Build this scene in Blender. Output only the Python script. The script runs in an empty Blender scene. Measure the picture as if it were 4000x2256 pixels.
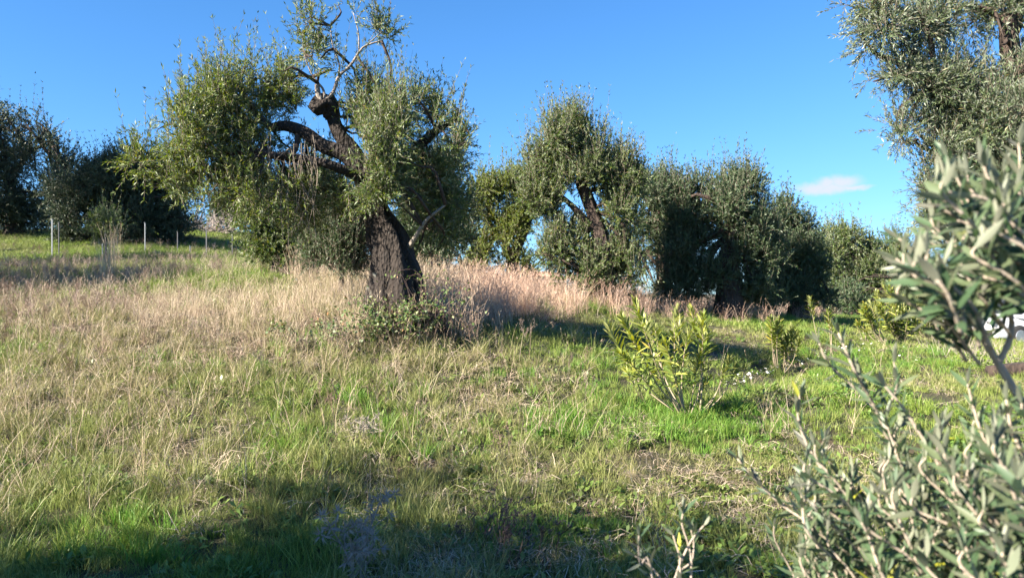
import bpy, math, random
import numpy as np
from mathutils import Vector, Matrix

# ------------------------------------------------------------------ scene, camera, world, sun
S = bpy.context.scene
COL = S.collection
rng = np.random.default_rng(11)
random.seed(11)
FPX = 2910.0                    # focal length in photo pixels (4000 wide)
CAMZ = 1.6
cam_d = bpy.data.cameras.new('camera')
cam = bpy.data.objects.new('camera', cam_d); COL.objects.link(cam)
cam.location = (0, 0, CAMZ); cam.rotation_euler = (math.radians(90), 0, 0)
cam_d.sensor_width = 36; cam_d.lens = 36 * FPX / 4000
cam_d.clip_start = 0.05; cam_d.clip_end = 5000
cam_d.dof.use_dof = True; cam_d.dof.focus_distance = 8.5; cam_d.dof.aperture_fstop = 5.0
S.camera = cam

SUN_AZ = math.radians(30)       # light travels towards +x and a little +y
SUN_EL = math.radians(31)
hx, hy = math.cos(SUN_AZ), math.sin(SUN_AZ)
world = bpy.data.worlds.new("World"); S.world = world; world.use_nodes = True
nt = world.node_tree; nt.nodes.clear()
wo = nt.nodes.new('ShaderNodeOutputWorld'); bg = nt.nodes.new('ShaderNodeBackground')
sky = nt.nodes.new('ShaderNodeTexSky'); sky.sky_type = 'NISHITA'; sky.sun_disc = False
sky.sun_elevation = SUN_EL; sky.sun_rotation = math.radians(240)
sky.altitude = 200; sky.air_density = 1.0; sky.dust_density = 0.0; sky.ozone_density = 3.0
hs = nt.nodes.new('ShaderNodeHueSaturation'); hs.inputs['Saturation'].default_value = 1.12; hs.inputs['Value'].default_value = 1.0
hs.inputs['Hue'].default_value = 0.5
nt.links.new(sky.outputs[0], hs.inputs['Color'])
bg.inputs["Strength"].default_value = 0.052
# the one small cloud low in the sky on the right
tc = nt.nodes.new('ShaderNodeTexCoord')
def vmath(op, a=None, b=None):
    n = nt.nodes.new('ShaderNodeVectorMath'); n.operation = op
    for i, v in enumerate((a, b)):
        if v is None: continue
        if hasattr(v, 'links'): nt.links.new(v, n.inputs[i])
        else: n.inputs[i].default_value = v
    return n
def smath(op, a=None, b=None, tree=None):
    t = tree or nt
    n = t.nodes.new('ShaderNodeMath'); n.operation = op
    for i, v in enumerate((a, b)):
        if v is None: continue
        if hasattr(v, 'links'): t.links.new(v, n.inputs[i])
        else: n.inputs[i].default_value = v
    return n.outputs[0]
cn = nt.nodes.new('ShaderNodeTexNoise'); cn.inputs['Scale'].default_value = 34; cn.inputs['Detail'].default_value = 5
nt.links.new(tc.outputs['Generated'], cn.inputs['Vector'])
nofs = vmath('MULTIPLY', vmath('SUBTRACT', cn.outputs['Color'], (0.5, 0.5, 0.5)).outputs[0], (0.022, 0.022, 0.022))
dirn = vmath('ADD', tc.outputs['Generated'], nofs.outputs[0])
def cloud_lobe(px, py, rx, ry):
    c = Vector(((px-2000)/FPX, 1, (1128-py)/FPX)).normalized()
    d = vmath('SUBTRACT', dirn.outputs[0], tuple(c))
    s = vmath('MULTIPLY', d.outputs[0], (FPX/rx, FPX/rx*0.8, FPX/ry))
    ln = vmath('LENGTH', s.outputs[0])
    mr = nt.nodes.new('ShaderNodeMapRange'); mr.interpolation_type = 'SMOOTHSTEP'
    nt.links.new(ln.outputs['Value'], mr.inputs['Value'])
    mr.inputs['From Min'].default_value = 1.2; mr.inputs['From Max'].default_value = 0.15
    return mr.outputs[0]
m = cloud_lobe(3180, 735, 80, 24)
for a in ((3225, 725, 60, 31), (3290, 716, 74, 34), (3245, 741, 125, 18), (3335, 736, 70, 11)):
    m = smath('MAXIMUM', m, cloud_lobe(*a))
m = smath('MULTIPLY', m, 0.85)
mx = nt.nodes.new('ShaderNodeMixRGB'); nt.links.new(m, mx.inputs[0])
# soft shoulder, as the photograph's own exposure gives the bright low sky
grade = vmath('MULTIPLY', hs.outputs[0], (.60, 1.0, 1.24))
den = vmath('ADD', vmath('MULTIPLY', grade.outputs[0], (.13, .08, .03)).outputs[0], (1.0, 1.0, 1.0))
soft = vmath('DIVIDE', grade.outputs[0], den.outputs[0])
nt.links.new(soft.outputs[0], mx.inputs[1])
mx.inputs[2].default_value = (3.9, 3.9, 4.6, 1)
nt.links.new(mx.outputs[0], bg.inputs['Color']); nt.links.new(bg.outputs[0], wo.inputs['Surface'])

sun_d = bpy.data.lights.new('sun', 'SUN'); sun = bpy.data.objects.new('sun', sun_d); COL.objects.link(sun)
sun_d.energy = 5.0; sun_d.angle = math.radians(0.53); sun_d.color = (1.0, 0.90, 0.76)
sd = Vector((hx*math.cos(SUN_EL), hy*math.cos(SUN_EL), -math.sin(SUN_EL)))
sun.rotation_euler = sd.to_track_quat('-Z', 'Y').to_euler()
S.view_settings.view_transform = 'Standard'; S.view_settings.look = 'None'
S.view_settings.exposure = 2.12; S.view_settings.gamma = 1; S.view_settings.use_curve_mapping = False
S.cycles.max_bounces = 6; S.cycles.transmission_bounces = 4; S.cycles.diffuse_bounces = 3
S.cycles.use_adaptive_sampling = True

# ------------------------------------------------------------------ helpers
def tag(o, label=None, cat=None, group=None, kind=None):
    if label: o['label'] = label
    if cat: o['category'] = cat
    if group: o['group'] = group
    if kind: o['kind'] = kind
    return o
def W3(px, py, D): return np.array([(px-2000)/FPX*D, D, CAMZ-(py-1128)/FPX*D])
def empty(name, loc):
    o = bpy.data.objects.new(name, None); COL.objects.link(o); o.location = tuple(float(v) for v in loc)
    o.empty_display_size = 0.1
    return o
def arr_mesh(name, V, F, mat, smooth=False):
    """V (n,3) array, F (m,k) int array of equal polygons"""
    me = bpy.data.meshes.new(name)
    V = np.asarray(V, dtype=np.float32); F = np.asarray(F, dtype=np.int32)
    k = F.shape[1]
    me.vertices.add(len(V)); me.vertices.foreach_set('co', V.ravel())
    me.loops.add(F.size); me.loops.foreach_set('vertex_index', F.ravel())
    me.polygons.add(len(F)); me.polygons.foreach_set('loop_start', np.arange(0, F.size, k, dtype=np.int32))
    if smooth: me.polygons.foreach_set('use_smooth', np.ones(len(F), dtype=bool))
    me.update(calc_edges=True)
    if mat: me.materials.append(mat)
    return me
def link(name, me, parent=None, loc=None):
    o = bpy.data.objects.new(name, me); COL.objects.link(o)
    if parent is not None: o.parent = parent
    if loc is not None: o.location = loc
    return o
def norm(a): return a/np.maximum(np.linalg.norm(a, axis=-1, keepdims=True), 1e-9)
def vnoise(P, scale=1.0, seed=0):
    P = np.asarray(P, dtype=float)*scale
    if P.shape[-1] == 2: P = np.concatenate([P, np.zeros(P.shape[:-1]+(1,))], -1)
    i = np.floor(P).astype(np.int64); f = P-i; f = f*f*(3-2*f)
    def h(x, y, z):
        n = (x*73856093) ^ (y*19349663) ^ (z*83492791) ^ (seed*2654435761 & 0x7fffffff)
        n = (n ^ (n >> 13))*1274126177 & 0x7fffffff
        n = (n ^ (n >> 16)) & 0xffff
        return n/65535.0
    r = 0
    for dx in (0, 1):
        for dy in (0, 1):
            for dz in (0, 1):
                w = (f[..., 0] if dx else 1-f[..., 0])*(f[..., 1] if dy else 1-f[..., 1])*(f[..., 2] if dz else 1-f[..., 2])
                r = r + w*h(i[..., 0]+dx, i[..., 1]+dy, i[..., 2]+dz)
    return r
class MB:
    """collects quads / tubes into one mesh"""
    def __init__(s): s.v = []; s.f = []; s.n = 0
    def add(s, V, F):
        V = [tuple(map(float, v)) for v in V]
        s.v += V; s.f += [tuple(i+s.n for i in f) for f in F]; s.n += len(V)
    def tube(s, pts, rad, k=6, cap=True, jag=None, seed=0):
        pts = np.asarray(pts, float); n = len(pts)
        rad = np.broadcast_to(np.asarray(rad, float), (n,)) if np.ndim(rad) == 0 else np.asarray(rad, float)
        T = np.gradient(pts, axis=0); T = norm(T)
        up = np.array([0, 0, 1.0]) if abs(T[0][2]) < .9 else np.array([0, 1.0, 0])
        N = np.cross(T[0], up); N /= np.linalg.norm(N)
        V = []
        for i in range(n):
            N = N-T[i]*np.dot(N, T[i]); N /= max(np.linalg.norm(N), 1e-9); B = np.cross(T[i], N)
            for j in range(k):
                a = 2*math.pi*j/k
                r = rad[i]
                if jag is not None: r = jag(i, a, r, pts[i])
                V.append(pts[i]+r*(math.cos(a)*N+math.sin(a)*B))
        F = [(i*k+j, i*k+(j+1) % k, (i+1)*k+(j+1) % k, (i+1)*k+j) for i in range(n-1) for j in range(k)]
        if cap: F.append(tuple((n-1)*k+j for j in range(k))); F.append(tuple(reversed(range(k))))
        s.add(V, F)
    def box(s, c, d, rz=0, taper=1.0):
        V = []
        for sz in (-1, 1):
            for sx, sy in ((-1, -1), (1, -1), (1, 1), (-1, 1)):
                t = taper if sz > 0 else 1
                x, y = sx*d[0]/2*t, sy*d[1]/2*t
                V.append((c[0]+x*math.cos(rz)-y*math.sin(rz), c[1]+x*math.sin(rz)+y*math.cos(rz), c[2]+sz*d[2]/2))
        s.add(V, [(3, 2, 1, 0), (4, 5, 6, 7), (0, 1, 5, 4), (1, 2, 6, 5), (2, 3, 7, 6), (3, 0, 4, 7)])
    def build(s, name, mat, parent=None, smooth=False, base=None, kind=None):
        me = bpy.data.meshes.new(name)
        V = np.array(s.v)
        if base is None and parent is not None: base = np.array(parent.location)
        if base is not None: V = V-np.asarray(base)
        me.from_pydata(V.tolist(), [], s.f)
        if smooth: me.polygons.foreach_set('use_smooth', np.ones(len(me.polygons), dtype=bool))
        me.materials.append(mat); me.update()
        o = link(name, me, parent)
        if parent is None and base is not None: o.location = tuple(base)
        if kind: o['kind'] = kind
        return o
def spline(ctrl, n):
    """Catmull-Rom through control points"""
    P = np.asarray(ctrl, float)
    P = np.vstack([2*P[0]-P[1], P, 2*P[-1]-P[-2]])
    out = []
    m_ = len(P)-3
    for t in np.linspace(0, m_-1e-6, n):
        i = int(t); u = t-i
        a, b, c, d = P[i:i+4]
        out.append(.5*((2*b)+(-a+c)*u+(2*a-5*b+4*c-d)*u*u+(-a+3*b-3*c+d)*u**3))
    return np.array(out)

# ------------------------------------------------------------------ materials
def newmat(name):
    m = bpy.data.materials.new(name); m.use_nodes = True
    t = m.node_tree; b = t.nodes['Principled BSDF']
    return m, t, b
def ramp(t, stops, src=None):
    r = t.nodes.new('ShaderNodeValToRGB'); e = r.color_ramp.elements
    while len(e) < len(stops): e.new(0.5)
    for x, (p, c) in zip(e, stops): x.position = p; x.color = (*c, 1)
    if src is not None: t.links.new(src, r.inputs[0])
    return r
def leaf_mat(name, top, under, rough=0.45, trans=0.35, spec=0.5, random_by='island', yellow=None, yfrac=.045):
    """two-sided leaf: its two faces differ, light passes through a little, each leaf a tone of its own"""
    m, t, b = newmat(name)
    g = t.nodes.new('ShaderNodeNewGeometry')
    src = g.outputs['Random Per Island']
    if random_by == 'object':
        oi = t.nodes.new('ShaderNodeObjectInfo'); src = oi.outputs['Random']
    r1 = ramp(t, [(i/(len(top)-1), c) for i, c in enumerate(top)], src)
    if yellow:
        r1.color_ramp.elements.new(1-yfrac).color = (*top[-1], 1)
        r1.color_ramp.elements[-1].color = (*yellow, 1)
    r2 = ramp(t, [(i/(len(under)-1), c) for i, c in enumerate(under)], src)
    mix = t.nodes.new('ShaderNodeMixRGB'); t.links.new(g.outputs['Backfacing'], mix.inputs[0])
    t.links.new(r1.outputs[0], mix.inputs[1]); t.links.new(r2.outputs[0], mix.inputs[2])
    t.links.new(mix.outputs[0], b.inputs['Base Color'])
    b.inputs['Roughness'].default_value = rough; b.inputs['Specular IOR Level'].default_value = spec
    tr = t.nodes.new('ShaderNodeBsdfTranslucent')
    hsv = t.nodes.new('ShaderNodeHueSaturation'); hsv.inputs['Saturation'].default_value = 1.3; hsv.inputs['Value'].default_value = 1.25
    hsv.inputs['Hue'].default_value = 0.485
    t.links.new(r1.outputs[0], hsv.inputs['Color']); t.links.new(hsv.outputs[0], tr.inputs['Color'])
    ms = t.nodes.new('ShaderNodeMixShader'); ms.inputs[0].default_value = trans
    t.links.new(b.outputs[0], ms.inputs[1]); t.links.new(tr.outputs[0], ms.inputs[2])
    t.links.new(ms.outputs[0], t.nodes['Material Output'].inputs['Surface'])
    return m
def bark_mat(name, c0, c1, lichen=None, scale=9, bump=0.7):
    m, t, b = newmat(name)
    tcn = t.nodes.new('ShaderNodeTexCoord'); mp = t.nodes.new('ShaderNodeMapping'); mp.inputs['Scale'].default_value = (1, 1, .5)
    t.links.new(tcn.outputs['Object'], mp.inputs['Vector'])
    n = t.nodes.new('ShaderNodeTexNoise'); n.inputs['Scale'].default_value = scale; n.inputs['Detail'].default_value = 8; n.inputs['Roughness'].default_value = .7
    t.links.new(mp.outputs[0], n.inputs['Vector'])
    r = ramp(t, [(.3, c0), (.7, c1)], n.outputs['Fac'])
    out = r.outputs[0]
    if lichen:
        n2 = t.nodes.new('ShaderNodeTexNoise'); n2.inputs['Scale'].default_value = 5.5; n2.inputs['Detail'].default_value = 6
        t.links.new(tcn.outputs['Object'], n2.inputs['Vector'])
        r2 = ramp(t, [(.64, (0, 0, 0)), (.69, (1, 1, 1))], n2.outputs['Fac'])
        mxx = t.nodes.new('ShaderNodeMixRGB'); t.links.new(r2.outputs[0], mxx.inputs[0]); t.links.new(out, mxx.inputs[1]); mxx.inputs[2].default_value = (*lichen, 1)
        out = mxx.outputs[0]
    t.links.new(out, b.inputs['Base Color']); b.inputs['Roughness'].default_value = .9
    v = t.nodes.new('ShaderNodeTexVoronoi'); v.inputs['Scale'].default_value = scale*2.2; t.links.new(mp.outputs[0], v.inputs['Vector'])
    ad = smath('ADD', v.outputs['Distance'], n.outputs['Fac'], t)
    bp = t.nodes.new('ShaderNodeBump'); bp.inputs['Strength'].default_value = bump; bp.inputs['Distance'].default_value = .03
    t.links.new(ad, bp.inputs['Height']); t.links.new(bp.outputs[0], b.inputs['Normal'])
    return m
def plain(name, c, rough=.6, metal=0, var=.15, scale=8):
    m, t, b = newmat(name)
    n = t.nodes.new('ShaderNodeTexNoise'); n.inputs['Scale'].default_value = scale; n.inputs['Detail'].default_value = 5
    tcn = t.nodes.new('ShaderNodeTexCoord'); t.links.new(tcn.outputs['Object'], n.inputs['Vector'])
    r = ramp(t, [(.3, tuple(x*(1-var) for x in c)), (.7, tuple(min(1, x*(1+var)) for x in c))], n.outputs['Fac'])
    t.links.new(r.outputs[0], b.inputs['Base Color']); b.inputs['Roughness'].default_value = rough; b.inputs['Metallic'].default_value = metal
    return m
M = {}
M['olive'] = leaf_mat('olive_leaf', [(.035, .07, .014), (.08, .13, .025), (.14, .19, .06)], [(.18, .22, .13), (.27, .30, .20)], rough=.5, trans=.3, yellow=(.28, .24, .05))
M['olive_yellow'] = leaf_mat('olive_leaf_warm', [(.06, .095, .014), (.11, .16, .026), (.18, .22, .045)], [(.17, .21, .09), (.25, .28, .13)], rough=.5, trans=.35, yellow=(.34, .28, .05))
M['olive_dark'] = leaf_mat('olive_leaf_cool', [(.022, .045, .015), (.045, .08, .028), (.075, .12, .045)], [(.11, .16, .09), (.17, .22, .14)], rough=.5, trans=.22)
M['olive_shaded'] = leaf_mat('olive_leaf_shaded', [(.014, .028, .011), (.025, .045, .018), (.055, .085, .035)], [(.06, .09, .055), (.11, .14, .09)], rough=.55, trans=.1)  # leaf tones darkened to stand in for shade on the far left trees
M['olive_silver'] = leaf_mat('olive_leaf_silver', [(.05, .08, .035), (.09, .13, .055), (.14, .18, .085)], [(.19, .23, .17), (.29, .32, .25)], rough=.45, trans=.25, yellow=(.26, .22, .08))
M['olive_near'] = leaf_mat('olive_leaf_near', [(.045, .085, .04), (.075, .125, .06), (.12, .15, .075), (.11, .11, .085)], [(.20, .23, .16), (.31, .32, .24)], rough=.45, trans=.28, random_by='object', yellow=(.40, .42, .03), yfrac=.02)
M['olive_near_i'] = leaf_mat('olive_leaf_near_mass', [(.045, .085, .04), (.075, .125, .06), (.12, .15, .075), (.11, .11, .085)], [(.20, .23, .16), (.31, .32, .24)], rough=.45, trans=.28, yellow=(.40, .42, .03), yfrac=.02)
M['oleander'] = leaf_mat('oleander_leaf', [(.10, .15, .025), (.20, .25, .045), (.34, .35, .08)], [(.2, .23, .08), (.34, .35, .14)], rough=.42, trans=.3, random_by='object', yellow=(.5, .38, .05))
M['oleander_i'] = leaf_mat('oleander_leaf_mass', [(.10, .15, .025), (.20, .25, .045), (.34, .35, .08)], [(.2, .23, .08), (.34, .35, .14)], rough=.42, trans=.3, yellow=(.45, .33, .05))
M['bramble'] = leaf_mat('bramble_leaf', [(.04, .09, .02), (.08, .13, .03), (.16, .17, .06)], [(.10, .13, .07), (.18, .19, .11)], rough=.55, trans=.2, yellow=(.28, .12, .06))
M['bark'] = bark_mat('old_olive_bark', (.006, .004, .003), (.034, .024, .018), lichen=(.13, .13, .11), scale=14, bump=1.0)
M['bark_bg'] = bark_mat('olive_bark', (.018, .012, .009), (.08, .055, .042))
M['bark_pale'] = bark_mat('pale_branch_bark', (.12, .10, .08), (.30, .26, .22), scale=30, bump=.3)
M['twig'] = plain('twig_bark', (.16, .13, .10), .85)
M['stem'] = bark_mat('young_stem_bark', (.26, .21, .16), (.44, .37, .30), scale=60, bump=.15)
M['ole_stem'] = plain('oleander_stem', (.27, .22, .15), .7)
M['deadweed'] = plain('dead_weed', (.10, .065, .055), .9)
M['thistle'] = plain('dry_thistle', (.26, .22, .19), .85)
M['post'] = plain('galvanised_post', (.17, .185, .20), .6, .2, .3)
M['post_dark'] = plain('dark_post', (.07, .07, .075), .6)

def blade_mat(name, stops, alt=None, trans=.3, rough=.5, tipc=None):
    """grass: tone per blade; 'tint' of each tuft shifts it between two palettes (fresh and dry)"""
    m, t, b = newmat(name)
    g = t.nodes.new('ShaderNodeNewGeometry')
    oi = t.nodes.new('ShaderNodeObjectInfo')
    rnd = smath('FRACT', smath('ADD', g.outputs['Random Per Island'], oi.outputs['Random'], t), None, t)
    r = ramp(t, [(i/(len(stops)-1), c) for i, c in enumerate(stops)], rnd); out = r.outputs[0]
    if alt:
        r2 = ramp(t, [(i/(len(alt)-1), c) for i, c in enumerate(alt)], rnd)
        at = t.nodes.new('ShaderNodeAttribute'); at.attribute_type = 'INSTANCER'; at.attribute_name = 'tint'
        mxx = t.nodes.new('ShaderNodeMixRGB'); t.links.new(at.outputs['Fac'], mxx.inputs[0]); t.links.new(r.outputs[0], mxx.inputs[1]); t.links.new(r2.outputs[0], mxx.inputs[2])
        out = mxx.outputs[0]
    t.links.new(out, b.inputs['Base Color']); b.inputs['Roughness'].default_value = rough
    b.inputs['Specular IOR Level'].default_value = .35
    tr = t.nodes.new('ShaderNodeBsdfTranslucent'); t.links.new(out, tr.inputs['Color'])
    ms = t.nodes.new('ShaderNodeMixShader'); ms.inputs[0].default_value = trans
    t.links.new(b.outputs[0], ms.inputs[1]); t.links.new(tr.outputs[0], ms.inputs[2])
    t.links.new(ms.outputs[0], t.nodes['Material Output'].inputs['Surface'])
    return m
GREEN = [(.045, .09, .012), (.13, .21, .028), (.27, .35, .065), (.19, .26, .05)]
LUSH = [(.07, .19, .02), (.12, .28, .035), (.18, .34, .06)]
OLIVEG = [(.10, .11, .03), (.27, .26, .10), (.40, .34, .19), (.18, .20, .06)]
DRY = [(.20, .14, .09), (.46, .36, .25), (.66, .56, .42), (.34, .26, .17)]
PINK = [(.25, .14, .10), (.54, .35, .26), (.66, .49, .38), (.38, .24, .17)]
GREY = [(.20, .15, .12), (.36, .29, .23), (.48, .41, .34), (.26, .19, .15)]
M['grass'] = blade_mat('green_grass', GREEN, OLIVEG)
M['lush'] = blade_mat('lush_grass', GREEN, LUSH, trans=.4)
M['herb'] = blade_mat('broad_leaf_herb', [(.05, .11, .02), (.10, .19, .03), (.17, .27, .06)], [(.12, .14, .04), (.2, .2, .07)], trans=.25, rough=.4)
M['dry'] = blade_mat('dry_grass', DRY, PINK, trans=.2, rough=.6)
M['straw'] = blade_mat('straw_litter', GREY, DRY, trans=.1, rough=.7)
M['weed'] = blade_mat('brown_weed', [(.10, .06, .045), (.20, .13, .10), (.30, .22, .17)], GREY, trans=.1, rough=.8)

# ------------------------------------------------------------------ terrain: control points (photo x, photo y, distance)
CP = [(-300, 2256, 4.2), (0, 2256, 4.1), (1000, 2256, 4.0), (2000, 2256, 4.05), (3000, 2256, 4.1), (4200, 2256, 4.1),
      (0, 1900, 5.6), (1000, 1900, 5.6), (2000, 1900, 5.8), (3000, 1900, 6.0), (4200, 1900, 6.0),
      (-300, 1600, 7.0), (500, 1600, 7.0), (1300, 1600, 7.0), (2000, 1600, 7.4), (2680, 1615, 7.8), (3300, 1600, 8.2), (4000, 1600, 8.2),
      (-200, 1400, 8.5), (500, 1400, 8.5), (1200, 1400, 8.4), (1900, 1400, 8.9), (2500, 1400, 10.5), (3000, 1400, 12.5), (3060, 1450, 11.5), (4000, 1450, 11.2),
      (-200, 1270, 10.3), (400, 1260, 10.0), (1000, 1290, 9.4), (1580, 1262, 9.5), (1900, 1290, 10.0), (2300, 1260, 12.5), (2700, 1262, 15), (3100, 1275, 17), (3540, 1335, 16), (3800, 1360, 18), (4000, 1345, 22),
      (-200, 1195, 13), (300, 1185, 13), (800, 1185, 12.5), (1200, 1180, 12), (-200, 1130, 17), (300, 1120, 17), (1700, 1190, 12.5), (2000, 1195, 13), (2300, 1190, 15.5), (2700, 1215, 18), (3000, 1235, 20), (3400, 1250, 24),
      (700, 1080, 19), (1150, 1060, 16), (1500, 1100, 15),
      (-300, 1020, 26), (203, 1012, 27), (565, 985, 29), (907, 1003, 30), (1300, 1040, 24), (1800, 1140, 18),
      (-300, 950, 36), (100, 945, 36), (-300, 905, 46), (100, 903, 46), (350, 903, 45), (600, 915, 42), (850, 900, 44), (1100, 960, 40)]
XY = []; ZZ = []
for px, py, D in CP:
    p = W3(px, py, D); XY.append(p[:2]); ZZ.append(p[2])
for x, y, z in [(-4, 1, 0), (0, 0, 0), (4, 1, 0), (-12, 0, .5), (12, 0, -.1), (0, -8, -.3), (-12, -10, .3), (12, -10, -.4), (-20, 10, 1.9),
                (-30, 28, 3.6), (-34, 45, 5.2), (-20, 60, 5.5), (0, 30, -.2), (0, 45, -4), (12, 40, -3), (20, 20, .0), (30, 30, -.7), (-5, 60, -1), (40, 60, -5), (0, 90, -9), (-60, 90, -2), (60, 90, -9), (-60, 0, 2), (60, 0, -2), (0, -60, -2)]:
    XY.append((x, y)); ZZ.append(z)
XY = np.array(XY, float); ZZ = np.array(ZZ, float)
def _phi(r): return np.where(r > 1e-9, r*r*np.log(np.maximum(r, 1e-9)), 0)
_n = len(XY); A = np.zeros((_n+3, _n+3))
A[:_n, :_n] = _phi(np.linalg.norm(XY[:, None]-XY[None], axis=2)) + np.eye(_n)*.6
A[:_n, _n] = 1; A[:_n, _n+1:] = XY; A[_n, :_n] = 1; A[_n+1:, :_n] = XY.T
_sol = np.linalg.solve(A, np.concatenate([ZZ, np.zeros(3)]))
def ground(x, y):
    x = np.atleast_1d(np.asarray(x, float)); y = np.atleast_1d(np.asarray(y, float))
    P = np.stack([x, y], -1).reshape(-1, 2); out = np.zeros(len(P))
    for s in range(0, len(P), 20000):
        q = P[s:s+20000]
        out[s:s+20000] = _phi(np.linalg.norm(q[:, None]-XY[None], axis=2)) @ _sol[:_n] + _sol[_n] + q @ _sol[_n+1:]
    r = np.linalg.norm(P-np.array([0, 20]), axis=1)
    k = np.clip((r-60)/40, 0, 1); k = k*k*(3-2*k)
    out = out*(1-k)+(-9)*k
    near = 1-np.clip((r-50)/20, 0, 1)
    out = out+near*((vnoise(P, 1.3, 3)-.5)*.10+(vnoise(P, 4.5, 4)-.5)*.05)
    # shallow ditch running past the small oleanders
    a = W3(2780, 1500, 9.2)[:2]; b = W3(3250, 1375, 14)[:2]
    t = np.clip(((P-a)@(b-a))/np.dot(b-a, b-a), 0, 1); d = np.linalg.norm(P-(a+t[:, None]*(b-a)), axis=1)
    out = out-.22*np.exp(-(d/.38)**2)
    return out.reshape(np.shape(x)) if out.size > 1 else out
def gz(x, y): return float(ground([x], [y])[0])
def gpt(px, py, D0=None):
    """point of the ground seen at this photo position"""
    Ds = np.concatenate([np.linspace(2.5, 40, 700)]) if D0 is None else np.linspace(D0*.7, D0*1.4, 300)
    xs = (px-2000)/FPX*Ds; zs = CAMZ-(py-1128)/FPX*Ds; g = ground(xs, Ds)
    hit = np.where(zs <= g)[0]; i = hit[0] if len(hit) else int(np.argmin(np.abs(zs-g)))
    return np.array([xs[i], Ds[i], g[i]])
u = np.linspace(-1, 1, 331); v = np.linspace(-.55, 1, 331)
gx = np.sinh(u*4.6)/np.sinh(4.6)*1500; gy = np.sinh(v*4.6)/np.sinh(4.6)*1500+4
GX, GY = np.meshgrid(gx, gy); GZ = ground(GX.ravel(), GY.ravel()).reshape(GX.shape)
V = np.stack([GX, GY, GZ], -1).reshape(-1, 3); w = len(gx)
ii, jj = np.meshgrid(np.arange(len(gy)-1), np.arange(w-1), indexing='ij'); q = (ii*w+jj).ravel()
me = arr_mesh('ground', V, np.stack([q, q+1, q+w+1, q+w], -1), None, True)
gm, t, b = newmat('meadow_soil')
tcn = t.nodes.new('ShaderNodeTexCoord')
n1 = t.nodes.new('ShaderNodeTexNoise'); n1.inputs['Scale'].default_value = 1.1; n1.inputs['Detail'].default_value = 9; n1.inputs['Roughness'].default_value = .65
n2 = t.nodes.new('ShaderNodeTexNoise'); n2.inputs['Scale'].default_value = 38; n2.inputs['Detail'].default_value = 6
for n_ in (n1, n2): t.links.new(tcn.outputs['Object'], n_.inputs['Vector'])
ra = ramp(t, [(.3, (.03, .04, .012)), (.5, (.05, .052, .02)), (.68, (.085, .06, .038))], n1.outputs['Fac'])
rb = ramp(t, [(.35, (.5, .45, .4)), (.65, (1.35, 1.25, 1.1))], n2.outputs['Fac'])
mu = t.nodes.new('ShaderNodeMixRGB'); mu.blend_type = 'MULTIPLY'; mu.inputs[0].default_value = 1
t.links.new(ra.outputs[0], mu.inputs[1]); t.links.new(rb.outputs[0], mu.inputs[2]); t.links.new(mu.outputs[0], b.inputs['Base Color'])
b.inputs['Roughness'].default_value = .95
bp = t.nodes.new('ShaderNodeBump'); bp.inputs['Distance'].default_value = .04; t.links.new(n2.outputs['Fac'], bp.inputs['Height']); t.links.new(bp.outputs[0], b.inputs['Normal'])
me.materials.append(gm)
tag(link('ground', me), 'grassy ground rising from the camera to a bank on the left', kind='structure')

# ------------------------------------------------------------------ olive trees
def shoots_geo(P0, Dr, Ln, nodes, leafL, leafW, bend, r_):
    """leaf frames along curved shoots: opposite pairs"""
    n = len(P0)
    T = (np.arange(nodes)+.6)/nodes
    T = T[None, :, None]
    jit = 1+.10*r_.standard_normal((n, nodes, 1))
    C = P0[:, None]+Dr[:, None]*Ln[:, None, None]*T*jit+bend[:, None]*(T**2)
    Tg = norm(Dr[:, None]*Ln[:, None, None]+2*bend[:, None]*T)
    rv = norm(r_.standard_normal((n, 1, 3))); A1 = norm(np.cross(Tg, rv)); A2 = np.cross(Tg, A1)
    ang = (np.arange(nodes)*1.9)[None, :, None]+r_.random((n, nodes, 1))*.6
    side = A1*np.cos(ang)+A2*np.sin(ang)
    Pl, Dl, Nl = [], [], []
    for s in (1, -1):
        d = norm(Tg*1.05+side*s*.72+np.array([0, 0, .10])+.18*r_.standard_normal((n, nodes, 3)))
        nn = norm(np.cross(d, np.cross(Tg, d))+.35*r_.standard_normal((n, nodes, 3)))
        nn = norm(nn-d*(nn*d).sum(-1, keepdims=True))
        nn = np.where(nn[..., 2:3] < -.2, -nn, nn)
        Pl.append(C); Dl.append(d); Nl.append(nn)
    Pl = np.concatenate([a.reshape(-1, 3) for a in Pl]); Dl = np.concatenate([a.reshape(-1, 3) for a in Dl]); Nl = np.concatenate([a.reshape(-1, 3) for a in Nl])
    L = leafL*(.65+.6*r_.random(len(Pl))); Wd = leafW*(.75+.5*r_.random(len(Pl)))
    return Pl, Dl, Nl, L, Wd
def leaf_cards(name, Pl, Dl, Nl, L, Wd, mat, parent, base):
    """each leaf four corners, lens shaped and slightly cupped"""
    Sd = np.cross(Nl, Dl); n = len(Pl)
    L = L[:, None]; Wd = Wd[:, None]
    v0 = Pl; v1 = Pl+Dl*L*.45+Sd*Wd*.5+Nl*L*.05; v2 = Pl+Dl*L-Nl*L*.08; v3 = Pl+Dl*L*.5-Sd*Wd*.5+Nl*L*.05
    V = np.stack([v0, v3, v2, v1], 1).reshape(-1, 3)-base
    F = np.arange(4*n).reshape(-1, 4)
    return link(name, arr_mesh(name, V, F, mat), parent)
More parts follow.
